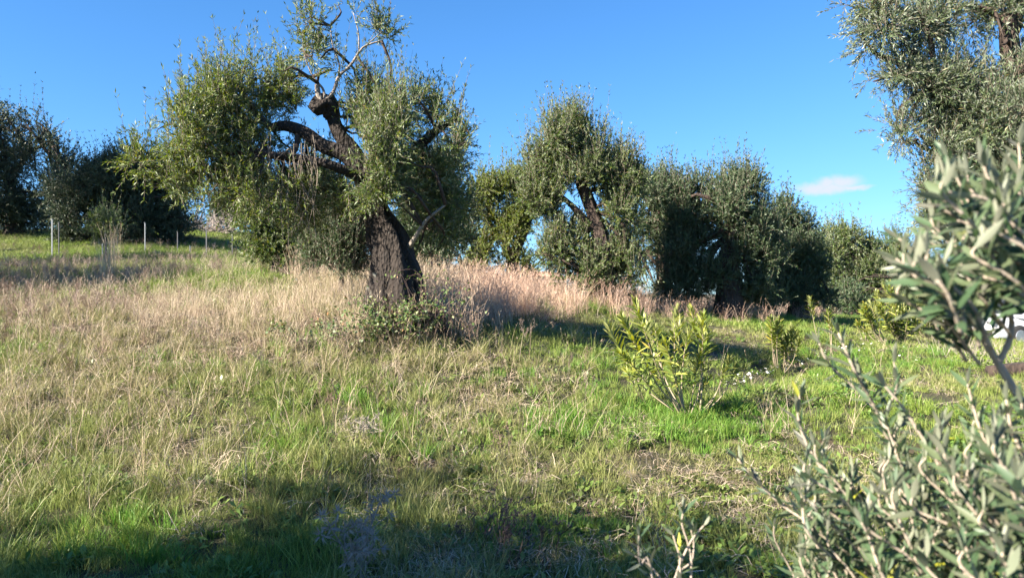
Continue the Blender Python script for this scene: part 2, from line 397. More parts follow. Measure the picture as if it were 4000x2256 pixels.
def twig_tubes(name, P0, Dr, Ln, bend, rad, mat, parent, base):
    ts = [0, .5, 1.0]; rings = []
    A1 = norm(np.cross(Dr, np.array([.3, .9, .1]))); A2 = np.cross(norm(Dr), A1)
    for t_ in ts:
        c = P0+Dr*Ln[:, None]*t_+bend*t_*t_
        for k in range(3):
            a = 2.094*k; rings.append(c+(A1*math.cos(a)+A2*math.sin(a))*rad*(1-.7*t_))
    V = np.stack(rings, 1); n = len(P0)
    q = []
    for s in (0, 3):
        for k in range(3): q.append([s+k, s+(k+1) % 3, s+3+(k+1) % 3, s+3+k])
    F = (np.arange(n)[:, None, None]*9+np.array(q)[None]).reshape(-1, 4)
    o = link(name, arr_mesh(name, V.reshape(-1, 3)-base, F, mat), parent); o['kind'] = 'stuff'; return o
def blob_shoots(blobs, n, r_, length, up=.55, droop=0.0, gap=.42, gapscale=1.6, shell=.5, spiky=.2):
    """blobs: (centre, (rx, ry, rz), weight). Shoot roots in the outer part of each blob with real gaps between clumps"""
    w_ = np.array([b_[2]*(b_[1][0]*b_[1][1]*b_[1][2])**(2/3) for b_ in blobs]); w_ /= w_.sum()
    C = np.array([b_[0] for b_ in blobs]); R = np.array([b_[1] for b_ in blobs])
    out_p, out_d = [], []; got = 0
    sd = int(r_.integers(1000))
    while got < n:
        k = r_.choice(len(blobs), n, p=w_)
        d = norm(r_.standard_normal((n, 3))); rr = r_.random((n, 1))**.55
        p = C[k]+d*R[k]*rr
        keep = (vnoise(p, gapscale, sd)*.6+vnoise(p, gapscale*2.7, sd+1)*.4) > (gap*.9+.05)*(.8+.4*r_.random(n))
        p = p[keep]; d = d[keep]
        dr = norm(d*.7+np.array([0, 0, up+.1])+.38*r_.standard_normal(p.shape)-np.array([0, 0, droop])*np.clip(.5-d[:, 2:3], 0, 1))
        out_p.append(p); out_d.append(dr); got += len(p)
    P = np.concatenate(out_p)[:n]; D = np.concatenate(out_d)[:n]
    Ln = length*(.5+.9*r_.random(n)); sp = r_.random(n) < spiky*(D[:, 2] > .45); Ln = np.where(sp, Ln*(1.3+1.3*r_.random(n)), Ln); D = np.where(sp[:, None], norm(D*.5+np.array([0, 0, .9])+.15*r_.standard_normal(D.shape)), D)
    bend = np.zeros((n, 3)); bend[:, 2] = np.where(D[:, 2] > .3, .05, -.25)*Ln*r_.random(n)
    return P, D, Ln, bend
def expand(blobs, r_, ratio=.42, k=9):
    """each foliage mass becomes a cluster of smaller sprays carried by boughs, with air between them"""
    out = []
    for c, R_, wt in blobs:
        c = np.array(c, float); R_ = np.array(R_, float); kk = k if min(R_) > .25 else max(4, k-4)
        for i in range(kk):
            d = norm(r_.standard_normal(3)); q = (.3+.68*r_.random()) if i else .1
            f = ratio*(.7+.65*r_.random())
            out.append((c+d*R_*q, tuple(R_*f*np.array([1, 1, .85+.4*r_.random()])), wt*(.6+.8*r_.random())))
    return out
def bark_jag(seed, amp=.16, k1=5, k2=11):
    def f(i, a, r, p):
        n_ = vnoise(np.array([math.cos(a)*1.6+seed, math.sin(a)*1.6, p[2]*1.3]), 1.0, seed)
        return r*(1+amp*math.sin(k1*a+p[2]*2.2+seed)+amp*.55*math.sin(k2*a-p[2]*3.1)+(float(n_)-.5)*amp*3)
    return f
def inner_branches(starts, blobs, r_, n, rad0, mat, parent, base, name='branch', k=5):
    mb = MB()
    order = r_.permutation(len(blobs))
    for i in range(n):
        bl = blobs[order[i % len(blobs)]]
        d = norm(r_.standard_normal(3)); tgt = np.array(bl[0])+d*np.array(bl[1])*.5*r_.random()
        st = min(starts, key=lambda s: np.linalg.norm(np.array(s)-tgt)+r_.random()*.5)
        st = np.array(st); L_ = np.linalg.norm(tgt-st)
        mid = (st+tgt)/2+r_.standard_normal(3)*.10*L_+np.array([0, 0, .10*L_])
        m2 = (mid+tgt)/2+r_.standard_normal(3)*.06*L_
        pts = spline([st, mid, m2, tgt], 8)
        mb.tube(pts, rad0*(1-.85*np.linspace(0, 1, 8))*(.6+.6*r_.random()), k)
    o = mb.build(name, mat, parent, True, base); o['kind'] = 'stuff'; return o

def olive(name, label, D, base_px, trunk, blobs_px, n_shoots, leaf='olive', nodes=10, length=.30, leafL=.065, leafW=.016, seed=1,
          gap=.40, up=.55, droop=.2, cat='tree', group='olive trees in the grove', thick=.22, shell=.5, limbs=(), twr=.005, base_loc=None, spiky=.25, nbr=44, gapscale=1.6, clear=(), sub=.38):
    r_ = np.random.default_rng(seed)
    if base_loc is None: base_loc = W3(*base_px, D); base_loc[2] = gz(base_loc[0], base_loc[1])
    base_loc = np.array(base_loc, float)
    root = empty(name, base_loc); tag(root, label, cat, group)
    blobs = []; low = base_px[1]
    for (px, py, rx, rz, *rest) in blobs_px:
        if D > 11: py = low-(low-py)*.93; rz = rz*.95
        dy = rest[0] if rest else 0; ry = rest[1] if len(rest) > 1 else (rx+rz)/2/FPX*D; wt = rest[2] if len(rest) > 2 else 1
        blobs.append((W3(px, py, D+dy), (rx/FPX*D, ry, rz/FPX*D), wt))
    blobs = expand(blobs, r_, sub); n_shoots = int(n_shoots*.8)
    P, Dr, Ln, bend = blob_shoots(blobs, n_shoots, r_, length, up, droop, gap, gapscale, shell, spiky)
    if clear:
        md_ = P+Dr*Ln[:, None]*.5; sx = 2000+md_[:, 0]/md_[:, 1]*FPX; sy = 1128-(md_[:, 2]-CAMZ)/md_[:, 1]*FPX; c_ = np.zeros(len(P), bool)
        for ax, ay, bx, by, wd in clear:
            t_ = np.clip(((sx-ax)*(bx-ax)+(sy-ay)*(by-ay))/((bx-ax)**2+(by-ay)**2), 0, 1); c_ |= np.hypot(sx-ax-t_*(bx-ax), sy-ay-t_*(by-ay)) < wd
        c_ &= (P[:, 1] < D+.5) & (r_.random(len(P)) < .92); P, Dr, Ln, bend = P[~c_], Dr[~c_], Ln[~c_], bend[~c_]
    # nothing grows into the soil
    g_ = ground(P[:, 0], P[:, 1]); ok = P[:, 2] > g_+.1
    P, Dr, Ln, bend = P[ok], Dr[ok], Ln[ok], bend[ok]
    lf = shoots_geo(P, Dr, Ln, nodes, leafL, leafW, bend, r_)
    cr = leaf_cards('crown', *lf, M[leaf], root, base_loc); cr['kind'] = 'stuff'
    twig_tubes('twig', P, Dr, Ln, bend, twr, M['twig'], root, base_loc)
    starts = []
    # trunk
    tp = [base_loc-np.array([0, 0, .25])]+[W3(a, b_, D+(c[0] if c else 0)) for a, b_, *c in trunk]
    pts = spline(tp, 22); tt = np.linspace(0, 1, 22)
    rad = thick*(1-.5*tt)*(1+.7*np.exp(-tt*9))
    mb = MB(); mb.tube(pts, rad, 18, jag=bark_jag(seed, .12)); mb.build('trunk', M['bark_bg'], root, True, base_loc)
    starts += [pts[-1], pts[-4], pts[14]]
    for lim in limbs:
        lp = [W3(a, b_, D+c) for a, b_, c in lim[:-1]]; ps = spline(lp, 12)
        mb = MB(); mb.tube(ps, np.linspace(lim[-1], lim[-1]*.35, 12), 9, jag=bark_jag(seed+3, .10)); mb.build('limb', M['bark_bg'], root, True, base_loc)
        starts += [ps[-1], ps[6], ps[9]]
    inner_branches(starts, blobs, r_, nbr, thick*.22, M['bark_bg'], root, base_loc)
    return root

# ---- the old leaning olive
def main_olive():
    D = 9.4; r_ = np.random.default_rng(5)
    base = W3(1560, 1240, D); base[2] = gz(base[0], base[1])
    root = empty('olive_tree', base)
    tag(root, 'large old olive with dark twisted leaning trunk and two thick dark limbs reaching left', 'tree', 'olive trees in the grove')
    def px(a, b_, dy=0): return W3(a, b_, D+dy)
    # trunk: flared, furrowed, leaning left
    ctrl = [px(1590, 1300), px(1560, 1235), px(1538, 1130), px(1530, 1040), px(1515, 950), px(1474, 850), px(1450, 770, .05), px(1430, 700, .1), px(1400, 655, .1)]
    pts = spline(ctrl, 60); tt = np.linspace(0, 1, 60)
    rad = np.interp(tt, [0, .1, .2, .32, .45, .6, .75, .9, 1], [.44, .38, .325, .285, .245, .175, .14, .125, .12])
    mb = MB()
    def jag(i, a, r, p):
        q = np.array([math.cos(a)*2.2, math.sin(a)*2.2, p[2]*1.7])
        n1_ = float(vnoise(q, 1, 31))-.5; n2_ = float(vnoise(q, 2.6, 32))-.5
        fl = max(0, 1-tt[i]*3.2)
        return r*(1+.05*math.sin(4*a+p[2]*2.5)+.05*math.sin(9*a-p[2]*3.4)+.03*math.sin(19*a+p[2]*2.3)+n1_*.5+n2_*.3+fl*.18*max(0, math.cos(3*a+1.0)))
    mb.tube(pts, rad, 64, jag=jag); mb.build('trunk', M['bark'], root, True)
    # buttress roots
    for ct, r0, r1 in (([px(1550, 960, .0), px(1605, 1060, -.08), px(1630, 1160, -.1), px(1690, 1225, -.1), px(1730, 1290)], .12, .10),
                       ([px(1500, 1060, -.02), px(1480, 1140, -.08), px(1465, 1230, -.1), px(1440, 1290)], .12, .17),
                       ([px(1560, 1080, -.15), px(1575, 1150, -.22), px(1590, 1230, -.25), px(1610, 1300, -.3)], .14, .18)):
        ps = spline(ct, 18); mb = MB(); mb.tube(ps, np.linspace(r0, r1, 18), 16, jag=bark_jag(9, .14)); mb.build('root', M['bark'], root, True)
    starts = []
    limbs = [  # (points, r0, r1, material)
        ([px(1455, 730, .05), px(1400, 668), px(1350, 605, -.05), px(1260, 570, -.1), px(1195, 520, -.1), px(1120, 492, -.1), px(1060, 500, -.1)], .118, .055, 'bark'),
        ([px(1420, 700, 0), px(1340, 665, -.2), px(1270, 640, -.3), px(1180, 622, -.35), px(1110, 607, -.4), px(1080, 612, -.4)], .066, .036, 'bark'),
        ([px(1440, 690, .2), px(1380, 590, .15), px(1330, 530, .1), px(1302, 460, .1), px(1292, 405, .1)], .10, .075, 'bark'),
        ([px(1470, 800, .05), px(1500, 720, .1), px(1580, 640, .2), px(1650, 560, .3), px(1720, 500, .3), px(1790, 460, .3)], .12, .03, 'bark'),
        ([px(1060, 500, -.1), px(1000, 440, -.1), px(940, 350, -.2), px(900, 330, -.2)], .05, .018, 'bark_bg'),
        ([px(1080, 610, -.4), px(990, 590, -.4), px(880, 600, -.3), px(760, 560, -.2)], .045, .015, 'bark_bg'),
        ([px(1165, 515, -.1), px(1150, 590, -.2), px(1080, 620, -.3), px(1030, 560, -.4)], .035, .015, 'bark_bg'),
        ([px(1600, 960, -.1), px(1620, 930, -.2), px(1665, 860, -.3), px(1740, 800, -.3)], .035, .012, 'bark_pale')]
    for ct, r0, r1, mt in limbs:
        ps = spline(ct, 22); mb = MB(); mb.tube(ps, np.linspace(r0, r1, 22), 16, jag=bark_jag(4, .075)); mb.build('limb', M[mt], root, True)
        starts += [ps[-1], ps[-6], ps[-10]]
    # cut knob on top of the upright limb, with pale regrowth
    mb = MB()
    mb.tube(spline([px(1302, 440, .1), px(1268, 412, .05), px(1240, 425, 0), px(1225, 440, 0)], 12), np.interp(np.linspace(0, 1, 12), [0, .4, 1], [.10, .115, .06]), 16, jag=bark_jag(14, .2))
    mb.tube(spline([px(1300, 460, .1), px(1290, 410, .1), px(1270, 385, .1)], 10), [.10]*7+[.11, .09, .05], 16, jag=bark_jag(15, .2))
    mb.build('knob', M['bark'], root, True)
    pale = [([px(1262, 405), px(1243, 370), px(1238, 330)], .042, .032), ([px(1270, 392), px(1262, 350), px(1240, 322), px(1222, 300)], .018, .010),
            ([px(1275, 388), px(1305, 355), px(1322, 300), px(1370, 255), px(1402, 205), px(1430, 178), px(1490, 160)], .026, .010),
            ([px(1322, 300), px(1325, 250), px(1300, 180), px(1290, 100)], .013, .006), ([px(1402, 205), px(1400, 130), px(1380, 50)], .011, .005),
            ([px(1222, 300), px(1190, 220), px(1180, 130)], .010, .004), ([px(1430, 178), px(1500, 120), px(1540, 110)], .008, .003)]
    for ct, r0, r1 in pale:
        ps = spline(ct, 14); mb = MB(); mb.tube(ps, np.linspace(r0, r1, 14), 8, jag=bark_jag(2, .05)); mb.build('branch', M['bark_pale'], root, True)
        starts += [ps[-1], ps[8]]
    B = lambda a, b_, rx, rz, dy=0, ry=None, wt=1: (px(a, b_, dy), (rx/FPX*D, (ry if ry else (rx+rz)/2/FPX*D*.9), rz/FPX*D), wt)
    blobs = [B(1250, 210, 95, 130, .0, .35, 1.0), B(1200, 130, 60, 70, 0, .2, .8), B(1370, 80, 85, 80, 0, .25, 2.2), B(1480, 115, 80, 62, 0, .25, 2.4), B(1330, 15, 45, 45, 0, .2, 1.2), B(1300, 300, 100, 70, .2, .35, .6),
             B(960, 400, 150, 120, -.1, .8), B(870, 400, 80, 80, 0, .5), B(975, 260, 45, 90, 0, .25, .6), B(1080, 330, 90, 110, 0, .5, .8), B(710, 520, 110, 90, -.1, .7), B(610, 520, 75, 70, -.1, .4, .8), B(650, 620, 70, 80, -.2, .4, .7), B(740, 420, 60, 60, 0, .3, .6), B(1480, 760, 90, 70, -.55, .25, 1.2),
             B(820, 570, 140, 120, -.3, .8), B(980, 560, 130, 110, -.5, .6), B(720, 660, 90, 100, -.3, .6, .7), B(860, 740, 110, 100, -.3, .6, .9), B(1000, 720, 110, 110, -.4, .6), B(1110, 740, 100, 110, -.4, .6), B(760, 800, 50, 70, -.2, .3, .6),
             B(1200, 720, 120, 110, .2, .7, .8), B(1460, 420, 110, 80, .2, .6, .9), B(1400, 500, 90, 80, .3, .5, .7), B(1560, 500, 150, 120, -.2, .8), B(1700, 430, 110, 90, .1, .6), B(1780, 440, 60, 80, .2, .4, .8), B(1640, 390, 90, 50, .2, .5, .7), B(1500, 610, 120, 110, -.5, .5, 1.2),
             B(1450, 720, 100, 110, -.6, .35, 1.2), B(1700, 620, 130, 140, .1, .7), B(1640, 760, 130, 120, .3, .7), B(1750, 780, 80, 110, .5, .5), B(1720, 900, 110, 90, .7, .6), B(1640, 960, 60, 60, .6, .4, .5), B(1240, 620, 70, 60, .5, .3, .6), B(1130, 650, 100, 90, .2, .5, .8), B(1240, 740, 110, 90, -.1, .5, .8), B(1360, 760, 90, 70, -.3, .3, .8), B(1150, 420, 70, 90, .2, .4, .6), B(1400, 380, 70, 70, .2, .3, .7), B(600, 620, 70, 90, -.2, .4, .6), B(1800, 560, 50, 90, .2, .4, .7), B(1480, 800, 80, 50, -.5, .2, .7), B(1330, 800, 80, 90, .3, .5, .7), B(1180, 850, 90, 80, .6, .5, .7)]
    blobs = expand(blobs, r_, .36, 9)
    P, Dr, Ln, bend = blob_shoots(blobs, 6900, r_, .26, up=.5, droop=.3, gap=.53, gapscale=2.0, shell=.45, spiky=.35)
    # keep the thick dark limbs clear in front
    sx = 2000+P[:, 0]/P[:, 1]*FPX; sy = 1128-(P[:, 2]-CAMZ)/P[:, 1]*FPX
    def seg(ax, ay, bx, by, wd, sx=None, sy=None):
        t_ = np.clip(((SX-ax)*(bx-ax)+(SY-ay)*(by-ay))/((bx-ax)**2+(by-ay)**2), 0, 1)
        return np.hypot(SX-ax-t_*(bx-ax), SY-ay-t_*(by-ay)) < wd
    mid = P+Dr*Ln[:, None]*.6; SX = 2000+mid[:, 0]/mid[:, 1]*FPX; SY = 1128-(mid[:, 2]-CAMZ)/mid[:, 1]*FPX
    clear = np.zeros(len(P), bool)
    for s_ in ((1400, 670, 1255, 565, 62), (1255, 565, 1150, 500, 50), (1400, 690, 1090, 610, 36), (1350, 610, 1180, 560, 34), (1180, 520, 1080, 495, 36), (1400, 610, 1305, 470, 55), (1290, 430, 1240, 340, 42), (1540, 1180, 1500, 850, 75), (1500, 930, 1600, 1180, 70)):
        clear |= seg(*s_)
    clear &= (P[:, 1] < D+.25) & (r_.random(len(P)) < .95)
    for s_ in ((1200, 440, 1255, 500, 52), (1300, 640, 1180, 580, 22), (1330, 470, 1400, 560, 18), (1250, 330, 1290, 400, 42), (1330, 320, 1400, 215, 26)): clear |= seg(*s_) & (r_.random(len(P)) < .9)
    P, Dr, Ln, bend = P[~clear], Dr[~clear], Ln[~clear], bend[~clear]
    lf = shoots_geo(P, Dr, Ln, 9, .062, .0125, bend, r_)
    half = lf[0][:, 0] < W3(1250, 0, D)[0]
    warm = r_.random(len(lf[0])) < np.where(half, .5, .15)
    for sel, mt in ((warm, 'olive_yellow'), (~warm, 'olive')):
        o = leaf_cards('crown', *[a[sel] for a in lf], M[mt], root, base); o['kind'] = 'stuff'
    twig_tubes('twig', P, Dr, Ln, bend, .0035, M['twig'], root, base)
    inner_branches(starts, blobs, r_, 90, .022, M['bark_bg'], root, base)
    # hanging bare twigs under the left limb
    for i in range(22):
        x0 = 1040+r_.random()*190; y0 = 520+r_.random()*130
        L_ = 120+r_.random()*230; mb = MB()
        ps = spline([px(x0, y0, -.45), px(x0+r_.normal()*20, y0+L_*.4, -.5), px(x0+r_.normal()*40, y0+L_, -.5)], 9)
        mb.tube(ps, np.linspace(.006, .0022, 9), 4)
        for q_ in range(4):
            k_ = int(r_.integers(2, 8)); mb.tube([ps[k_], ps[k_]+r_.normal(size=3)*np.array([.09, .05, .08])+np.array([0, 0, -.05])], [.003, .0015], 3)
        mb.build('bare_twig', M['twig'], root)
    return root
main_olive()

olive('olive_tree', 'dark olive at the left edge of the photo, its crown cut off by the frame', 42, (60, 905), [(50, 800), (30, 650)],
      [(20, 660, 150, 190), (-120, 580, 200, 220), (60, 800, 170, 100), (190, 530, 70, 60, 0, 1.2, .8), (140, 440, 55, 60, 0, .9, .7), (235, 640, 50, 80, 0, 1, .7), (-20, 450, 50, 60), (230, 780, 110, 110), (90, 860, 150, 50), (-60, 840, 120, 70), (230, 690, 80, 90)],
      5600, 'olive_shaded', leafL=.15, leafW=.05, seed=21, gap=.34, up=.3, thick=.45, limbs=[((40, 700, 0), (110, 600, 0), (200, 560, 0), .14)], length=.7, gapscale=.8, twr=.009)
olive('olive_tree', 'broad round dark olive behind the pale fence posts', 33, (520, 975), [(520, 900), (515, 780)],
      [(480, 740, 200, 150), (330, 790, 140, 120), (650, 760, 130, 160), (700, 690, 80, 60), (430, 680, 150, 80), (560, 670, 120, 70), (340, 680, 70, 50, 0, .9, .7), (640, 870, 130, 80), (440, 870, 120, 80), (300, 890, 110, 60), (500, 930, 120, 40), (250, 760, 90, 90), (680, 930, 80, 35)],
      8400, 'olive_shaded', leafL=.12, leafW=.038, seed=22, gap=.30, up=.45, thick=.45, length=.52, gapscale=1.1, twr=.007)
olive('olive_sapling', 'small pale olive sapling beside the second pale fence post', 23.5, (415, 1000), [(412, 930), (410, 870)],
      [(410, 850, 45, 45), (430, 900, 60, 40), (390, 910, 40, 40)], 420, 'olive', leafL=.075, leafW=.02, seed=23, gap=.2, thick=.04, nbr=8, group='olive bushes and saplings')
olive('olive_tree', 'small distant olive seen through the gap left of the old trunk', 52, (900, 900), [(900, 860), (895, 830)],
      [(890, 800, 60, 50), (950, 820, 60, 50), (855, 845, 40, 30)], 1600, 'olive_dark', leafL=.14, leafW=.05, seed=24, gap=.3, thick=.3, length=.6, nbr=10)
olive('olive_tree', 'olive with a rounded leafy base directly behind the hanging twigs of the old tree', 15.5, (1120, 1030), [(1125, 930), (1130, 800)],
      [(1060, 880, 140, 130), (1130, 760, 150, 110), (1010, 760, 90, 90), (1200, 780, 110, 90), (1050, 960, 110, 60), (1180, 930, 110, 90), (960, 830, 60, 80), (1250, 690, 90, 60), (980, 680, 90, 60)],
      5600, 'olive', leafL=.070, leafW=.020, seed=25, gap=.34, thick=.26, up=.45)
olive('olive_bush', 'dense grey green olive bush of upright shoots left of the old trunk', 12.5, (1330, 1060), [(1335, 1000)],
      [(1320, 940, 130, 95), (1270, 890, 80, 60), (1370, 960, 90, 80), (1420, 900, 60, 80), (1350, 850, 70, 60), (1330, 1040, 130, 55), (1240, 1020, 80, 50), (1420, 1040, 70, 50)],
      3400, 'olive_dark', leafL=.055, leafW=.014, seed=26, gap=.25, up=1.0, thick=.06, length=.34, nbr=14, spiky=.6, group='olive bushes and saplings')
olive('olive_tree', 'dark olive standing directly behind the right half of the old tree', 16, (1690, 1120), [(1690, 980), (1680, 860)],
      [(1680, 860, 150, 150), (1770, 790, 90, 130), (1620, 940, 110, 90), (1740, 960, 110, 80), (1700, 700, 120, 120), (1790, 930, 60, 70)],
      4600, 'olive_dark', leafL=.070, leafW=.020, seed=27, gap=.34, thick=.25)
olive('olive_tree', 'thin yellowish olive with sky showing through between the two biggest trees', 19, (2000, 1110), [(2010, 1000), (2060, 860), (2040, 740)],
      [(1900, 740, 90, 90), (1980, 700, 70, 60), (2050, 760, 90, 100), (1930, 850, 100, 60), (2050, 660, 50, 40), (1990, 900, 60, 80), (1860, 1060, 70, 50), (2060, 1060, 90, 50), (1890, 980, 60, 60, 0, .6, .7), (2000, 1000, 70, 50), (1870, 660, 50, 40)],
      3300, 'olive_yellow', leafL=.075, leafW=.021, seed=28, gap=.44, thick=.16, limbs=[((2010, 1000, 0), (1950, 920, 0), (1900, 860, 0), .06), ((2090, 990, 0), (2180, 985, 0), (2240, 1000, 0), .07)], nbr=30, gapscale=1.1)
olive('olive_tree', 'tall olive in the middle with brown leaning trunk showing among its leaves', 15.5, (2350, 1130), [(2352, 1010), (2338, 900), (2300, 790), (2262, 700)],
      [(2200, 560, 140, 130), (2180, 480, 80, 60, 0, .4, .8), (2270, 480, 60, 70, 0, .4, .8), (2320, 590, 130, 120), (2400, 680, 110, 120), (2130, 640, 80, 100), (2210, 690, 70, 60, -.3, .3), (2430, 790, 100, 110), (2160, 800, 80, 80), (2100, 740, 60, 70, 0, .5, .7),
       (2240, 960, 120, 100), (2150, 1020, 90, 90), (2340, 1030, 120, 80), (2430, 960, 80, 120), (2450, 1080, 90, 60), (2260, 1090, 130, 50), (2210, 880, 70, 50), (2300, 650, 60, 60, -.4, .3)],
      7600, 'olive', leafL=.070, leafW=.018, seed=29, gap=.37, clear=((2275, 730, 2345, 930, 36), (2200, 790, 2245, 850, 26)), thick=.21, up=.7, spiky=.5,
      limbs=[((2310, 900, 0), (2260, 830, -.1), (2200, 770, -.1), .12), ((2310, 800, 0), (2250, 650, -.1), (2210, 590, -.1), .10), ((2330, 1000, 0), (2200, 985, 0), (2090, 990, 0), .09)])
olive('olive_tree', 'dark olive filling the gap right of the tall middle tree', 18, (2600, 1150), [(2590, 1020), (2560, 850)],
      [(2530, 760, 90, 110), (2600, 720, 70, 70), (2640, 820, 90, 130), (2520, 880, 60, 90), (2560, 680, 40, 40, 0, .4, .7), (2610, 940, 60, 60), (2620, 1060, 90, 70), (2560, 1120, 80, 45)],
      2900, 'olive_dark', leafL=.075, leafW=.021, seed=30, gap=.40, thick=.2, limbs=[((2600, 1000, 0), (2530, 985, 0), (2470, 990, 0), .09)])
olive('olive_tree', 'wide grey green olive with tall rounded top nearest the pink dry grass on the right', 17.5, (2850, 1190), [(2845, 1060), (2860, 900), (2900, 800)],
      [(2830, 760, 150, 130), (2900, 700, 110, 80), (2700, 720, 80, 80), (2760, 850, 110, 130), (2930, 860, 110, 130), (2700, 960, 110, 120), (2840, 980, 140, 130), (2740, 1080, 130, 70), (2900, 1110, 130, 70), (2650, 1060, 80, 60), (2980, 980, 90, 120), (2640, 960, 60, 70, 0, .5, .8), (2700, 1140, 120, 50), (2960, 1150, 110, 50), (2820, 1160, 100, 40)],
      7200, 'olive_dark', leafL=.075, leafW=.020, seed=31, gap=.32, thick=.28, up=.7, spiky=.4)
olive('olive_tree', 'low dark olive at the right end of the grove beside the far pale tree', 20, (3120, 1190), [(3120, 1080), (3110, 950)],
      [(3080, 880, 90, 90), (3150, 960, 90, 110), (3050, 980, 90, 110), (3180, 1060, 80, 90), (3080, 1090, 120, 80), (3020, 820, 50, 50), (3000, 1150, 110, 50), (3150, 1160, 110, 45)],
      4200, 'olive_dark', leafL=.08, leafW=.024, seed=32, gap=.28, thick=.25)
olive('olive_tree', 'far greyish olive beyond the right end of the grove', 30, (3330, 1200), [(3330, 1050), (3325, 950)],
      [(3290, 940, 90, 70), (3400, 980, 110, 70), (3480, 1020, 80, 80), (3250, 1020, 80, 90), (3360, 1080, 130, 90), (3450, 1130, 120, 70), (3240, 1140, 90, 60)],
      4600, 'olive', leafL=.10, leafW=.034, seed=33, gap=.30, thick=.3, length=.42)
olive('olive_bush', 'low row of dark bushes under the far right trees behind the oleanders', 24, (3650, 1200), [(3650, 1120)],
      [(3560, 1130, 110, 90), (3680, 1140, 110, 80), (3800, 1120, 110, 90), (3300, 1170, 120, 50), (3920, 1100, 120, 100)],
      3000, 'olive_dark', leafL=.09, leafW=.03, seed=34, gap=.26, thick=.15, group='olive bushes and saplings')
olive('olive_tree', 'big near olive hanging into the upper right corner of the photo', 8.0, (4150, 1450), [(4120, 1000), (4050, 500), (3960, 260), (3930, 60)],
      [(3450, 90, 130, 90, 0, .7), (3380, 30, 90, 60, 0, .5), (3600, 180, 140, 120), (3520, 280, 110, 60, 0, .6, .7), (3720, 80, 150, 100, .3, .8, .7), (3850, 260, 170, 120, -.2), (3700, 360, 140, 120), (3570, 480, 110, 80, 0, .5, .8), (3500, 520, 60, 60, 0, .3, .7),
       (3660, 590, 120, 100), (3850, 500, 170, 140, -.2), (3620, 730, 70, 100), (3720, 780, 110, 110), (3900, 720, 160, 140), (3640, 860, 70, 60, 0, .4, .7), (3800, 900, 130, 80), (4080, 300, 150, 200), (4080, 650, 150, 250), (4150, 60, 120, 120), (3960, 0, 120, 70)],
      8600, 'olive_silver', nodes=9, leafL=.060, leafW=.011, seed=35, gap=.46, thick=.15, up=.35, droop=.45, length=.22, twr=.0032, gapscale=2.2, nbr=60,
      limbs=[((4000, 350, 0), (3850, 330, 0), (3700, 300, 0), (3600, 280, 0), .05), ((3950, 130, 0), (3890, 60, 0), (3830, 20, 0), .045), ((3965, 130, 0), (3985, 40, 0), (4000, -60, 0), .05), ((4050, 520, 0), (3900, 560, 0), (3700, 620, 0), .05)])
# neighbours standing left of the frame whose shade falls on the meadow
def side_olive(loc, r, h, seed, label, n=2600):
    z0 = gz(loc[0], loc[1]); D = loc[1] if abs(loc[1]) > .5 else .5
    r_ = np.random.default_rng(seed)
    base = np.array([loc[0], loc[1], z0]); root = empty('olive_tree', base); tag(root, label, 'tree', 'olive trees in the grove')
    blobs = []
    for k in range(9):
        a = r_.random()*6.28; q = r*.5*r_.random()**.5
        blobs.append((base+np.array([math.cos(a)*q, math.sin(a)*q, h*(.5+.35*r_.random())]), (r*.55, r*.55, r*.42), 1))
    P, Dr, Ln, bend = blob_shoots(blobs, n, r_, .4, .5, .2, .36)
    lf = shoots_geo(P, Dr, Ln, 9, .10, .032, bend, r_)
    o = leaf_cards('crown', *lf, M['olive'], root, base); o['kind'] = 'stuff'
    pts = spline([base-np.array([0, 0, .2]), base+np.array([.1, .1, h*.3]), base+np.array([-.1, .1, h*.6])], 14)
    mb = MB(); mb.tube(pts, np.linspace(.34, .15, 14), 14, jag=bark_jag(seed, .12)); mb.build('trunk', M['bark_bg'], root, True)
side_olive((-6.6, .15), 2.9, 5.1, 41, 'olive beside the camera on the left, out of frame, shading the near grass', 5600)
side_olive((-14.5, 13.5), 2.6, 5.2, 42, 'olive left of the frame in front of the left edge tree')
side_olive((-23, 13), 3.4, 9.0, 43, 'tall olive left of the frame shading the left edge tree', 3600)
side_olive((-31.5, 37.5), 4.6, 11.0, 46, 'very tall olive left of the frame beside the left edge tree', 4200)
side_olive((-24.5, 27.5), 4.2, 12.0, 47, 'tall olive left of the frame near the fence line', 4200)
side_olive((-25, 19), 3.8, 10.0, 44, 'tallest olive left of the frame beyond the fence line', 3600)

# ------------------------------------------------------------------ grass, herbs and litter (stuff)
def blades(specs, name, mat, seed):
    """specs: list of (root xy, height, lean xy, width, curl, segments)"""
    V = []; F = []; n = 0
    for (x, y), h, (lx, ly), wd, curl, sg in specs:
        a = random.random()*6.283; sx, sy = math.cos(a)*wd/2, math.sin(a)*wd/2
        for i in range(sg+1):
            t_ = i/sg; zz = h*(t_-curl*t_*t_); c = (x+lx*h*t_**1.7, y+ly*h*t_**1.7, zz); k = (1-t_**2.2)*.95+.08
            V += [(c[0]-sx*k, c[1]-sy*k, c[2]), (c[0]+sx*k, c[1]+sy*k, c[2])]
        for i in range(sg): F.append((n+2*i, n+2*i+1, n+2*i+3, n+2*i+2))
        n += 2*(sg+1)
    return arr_mesh(name, np.array(V), np.array(F), mat)
def tuft_collection(name, meshes):
    c = bpy.data.collections.new(name)
    for m_ in meshes:
        o = bpy.data.objects.new(m_.name, m_); c.objects.link(o)
    return c
def R(a, b_): return a+(b_-a)*random.random()
def disc(r):
    a = random.random()*6.283; q = r*math.sqrt(random.random()); return (math.cos(a)*q, math.sin(a)*q)
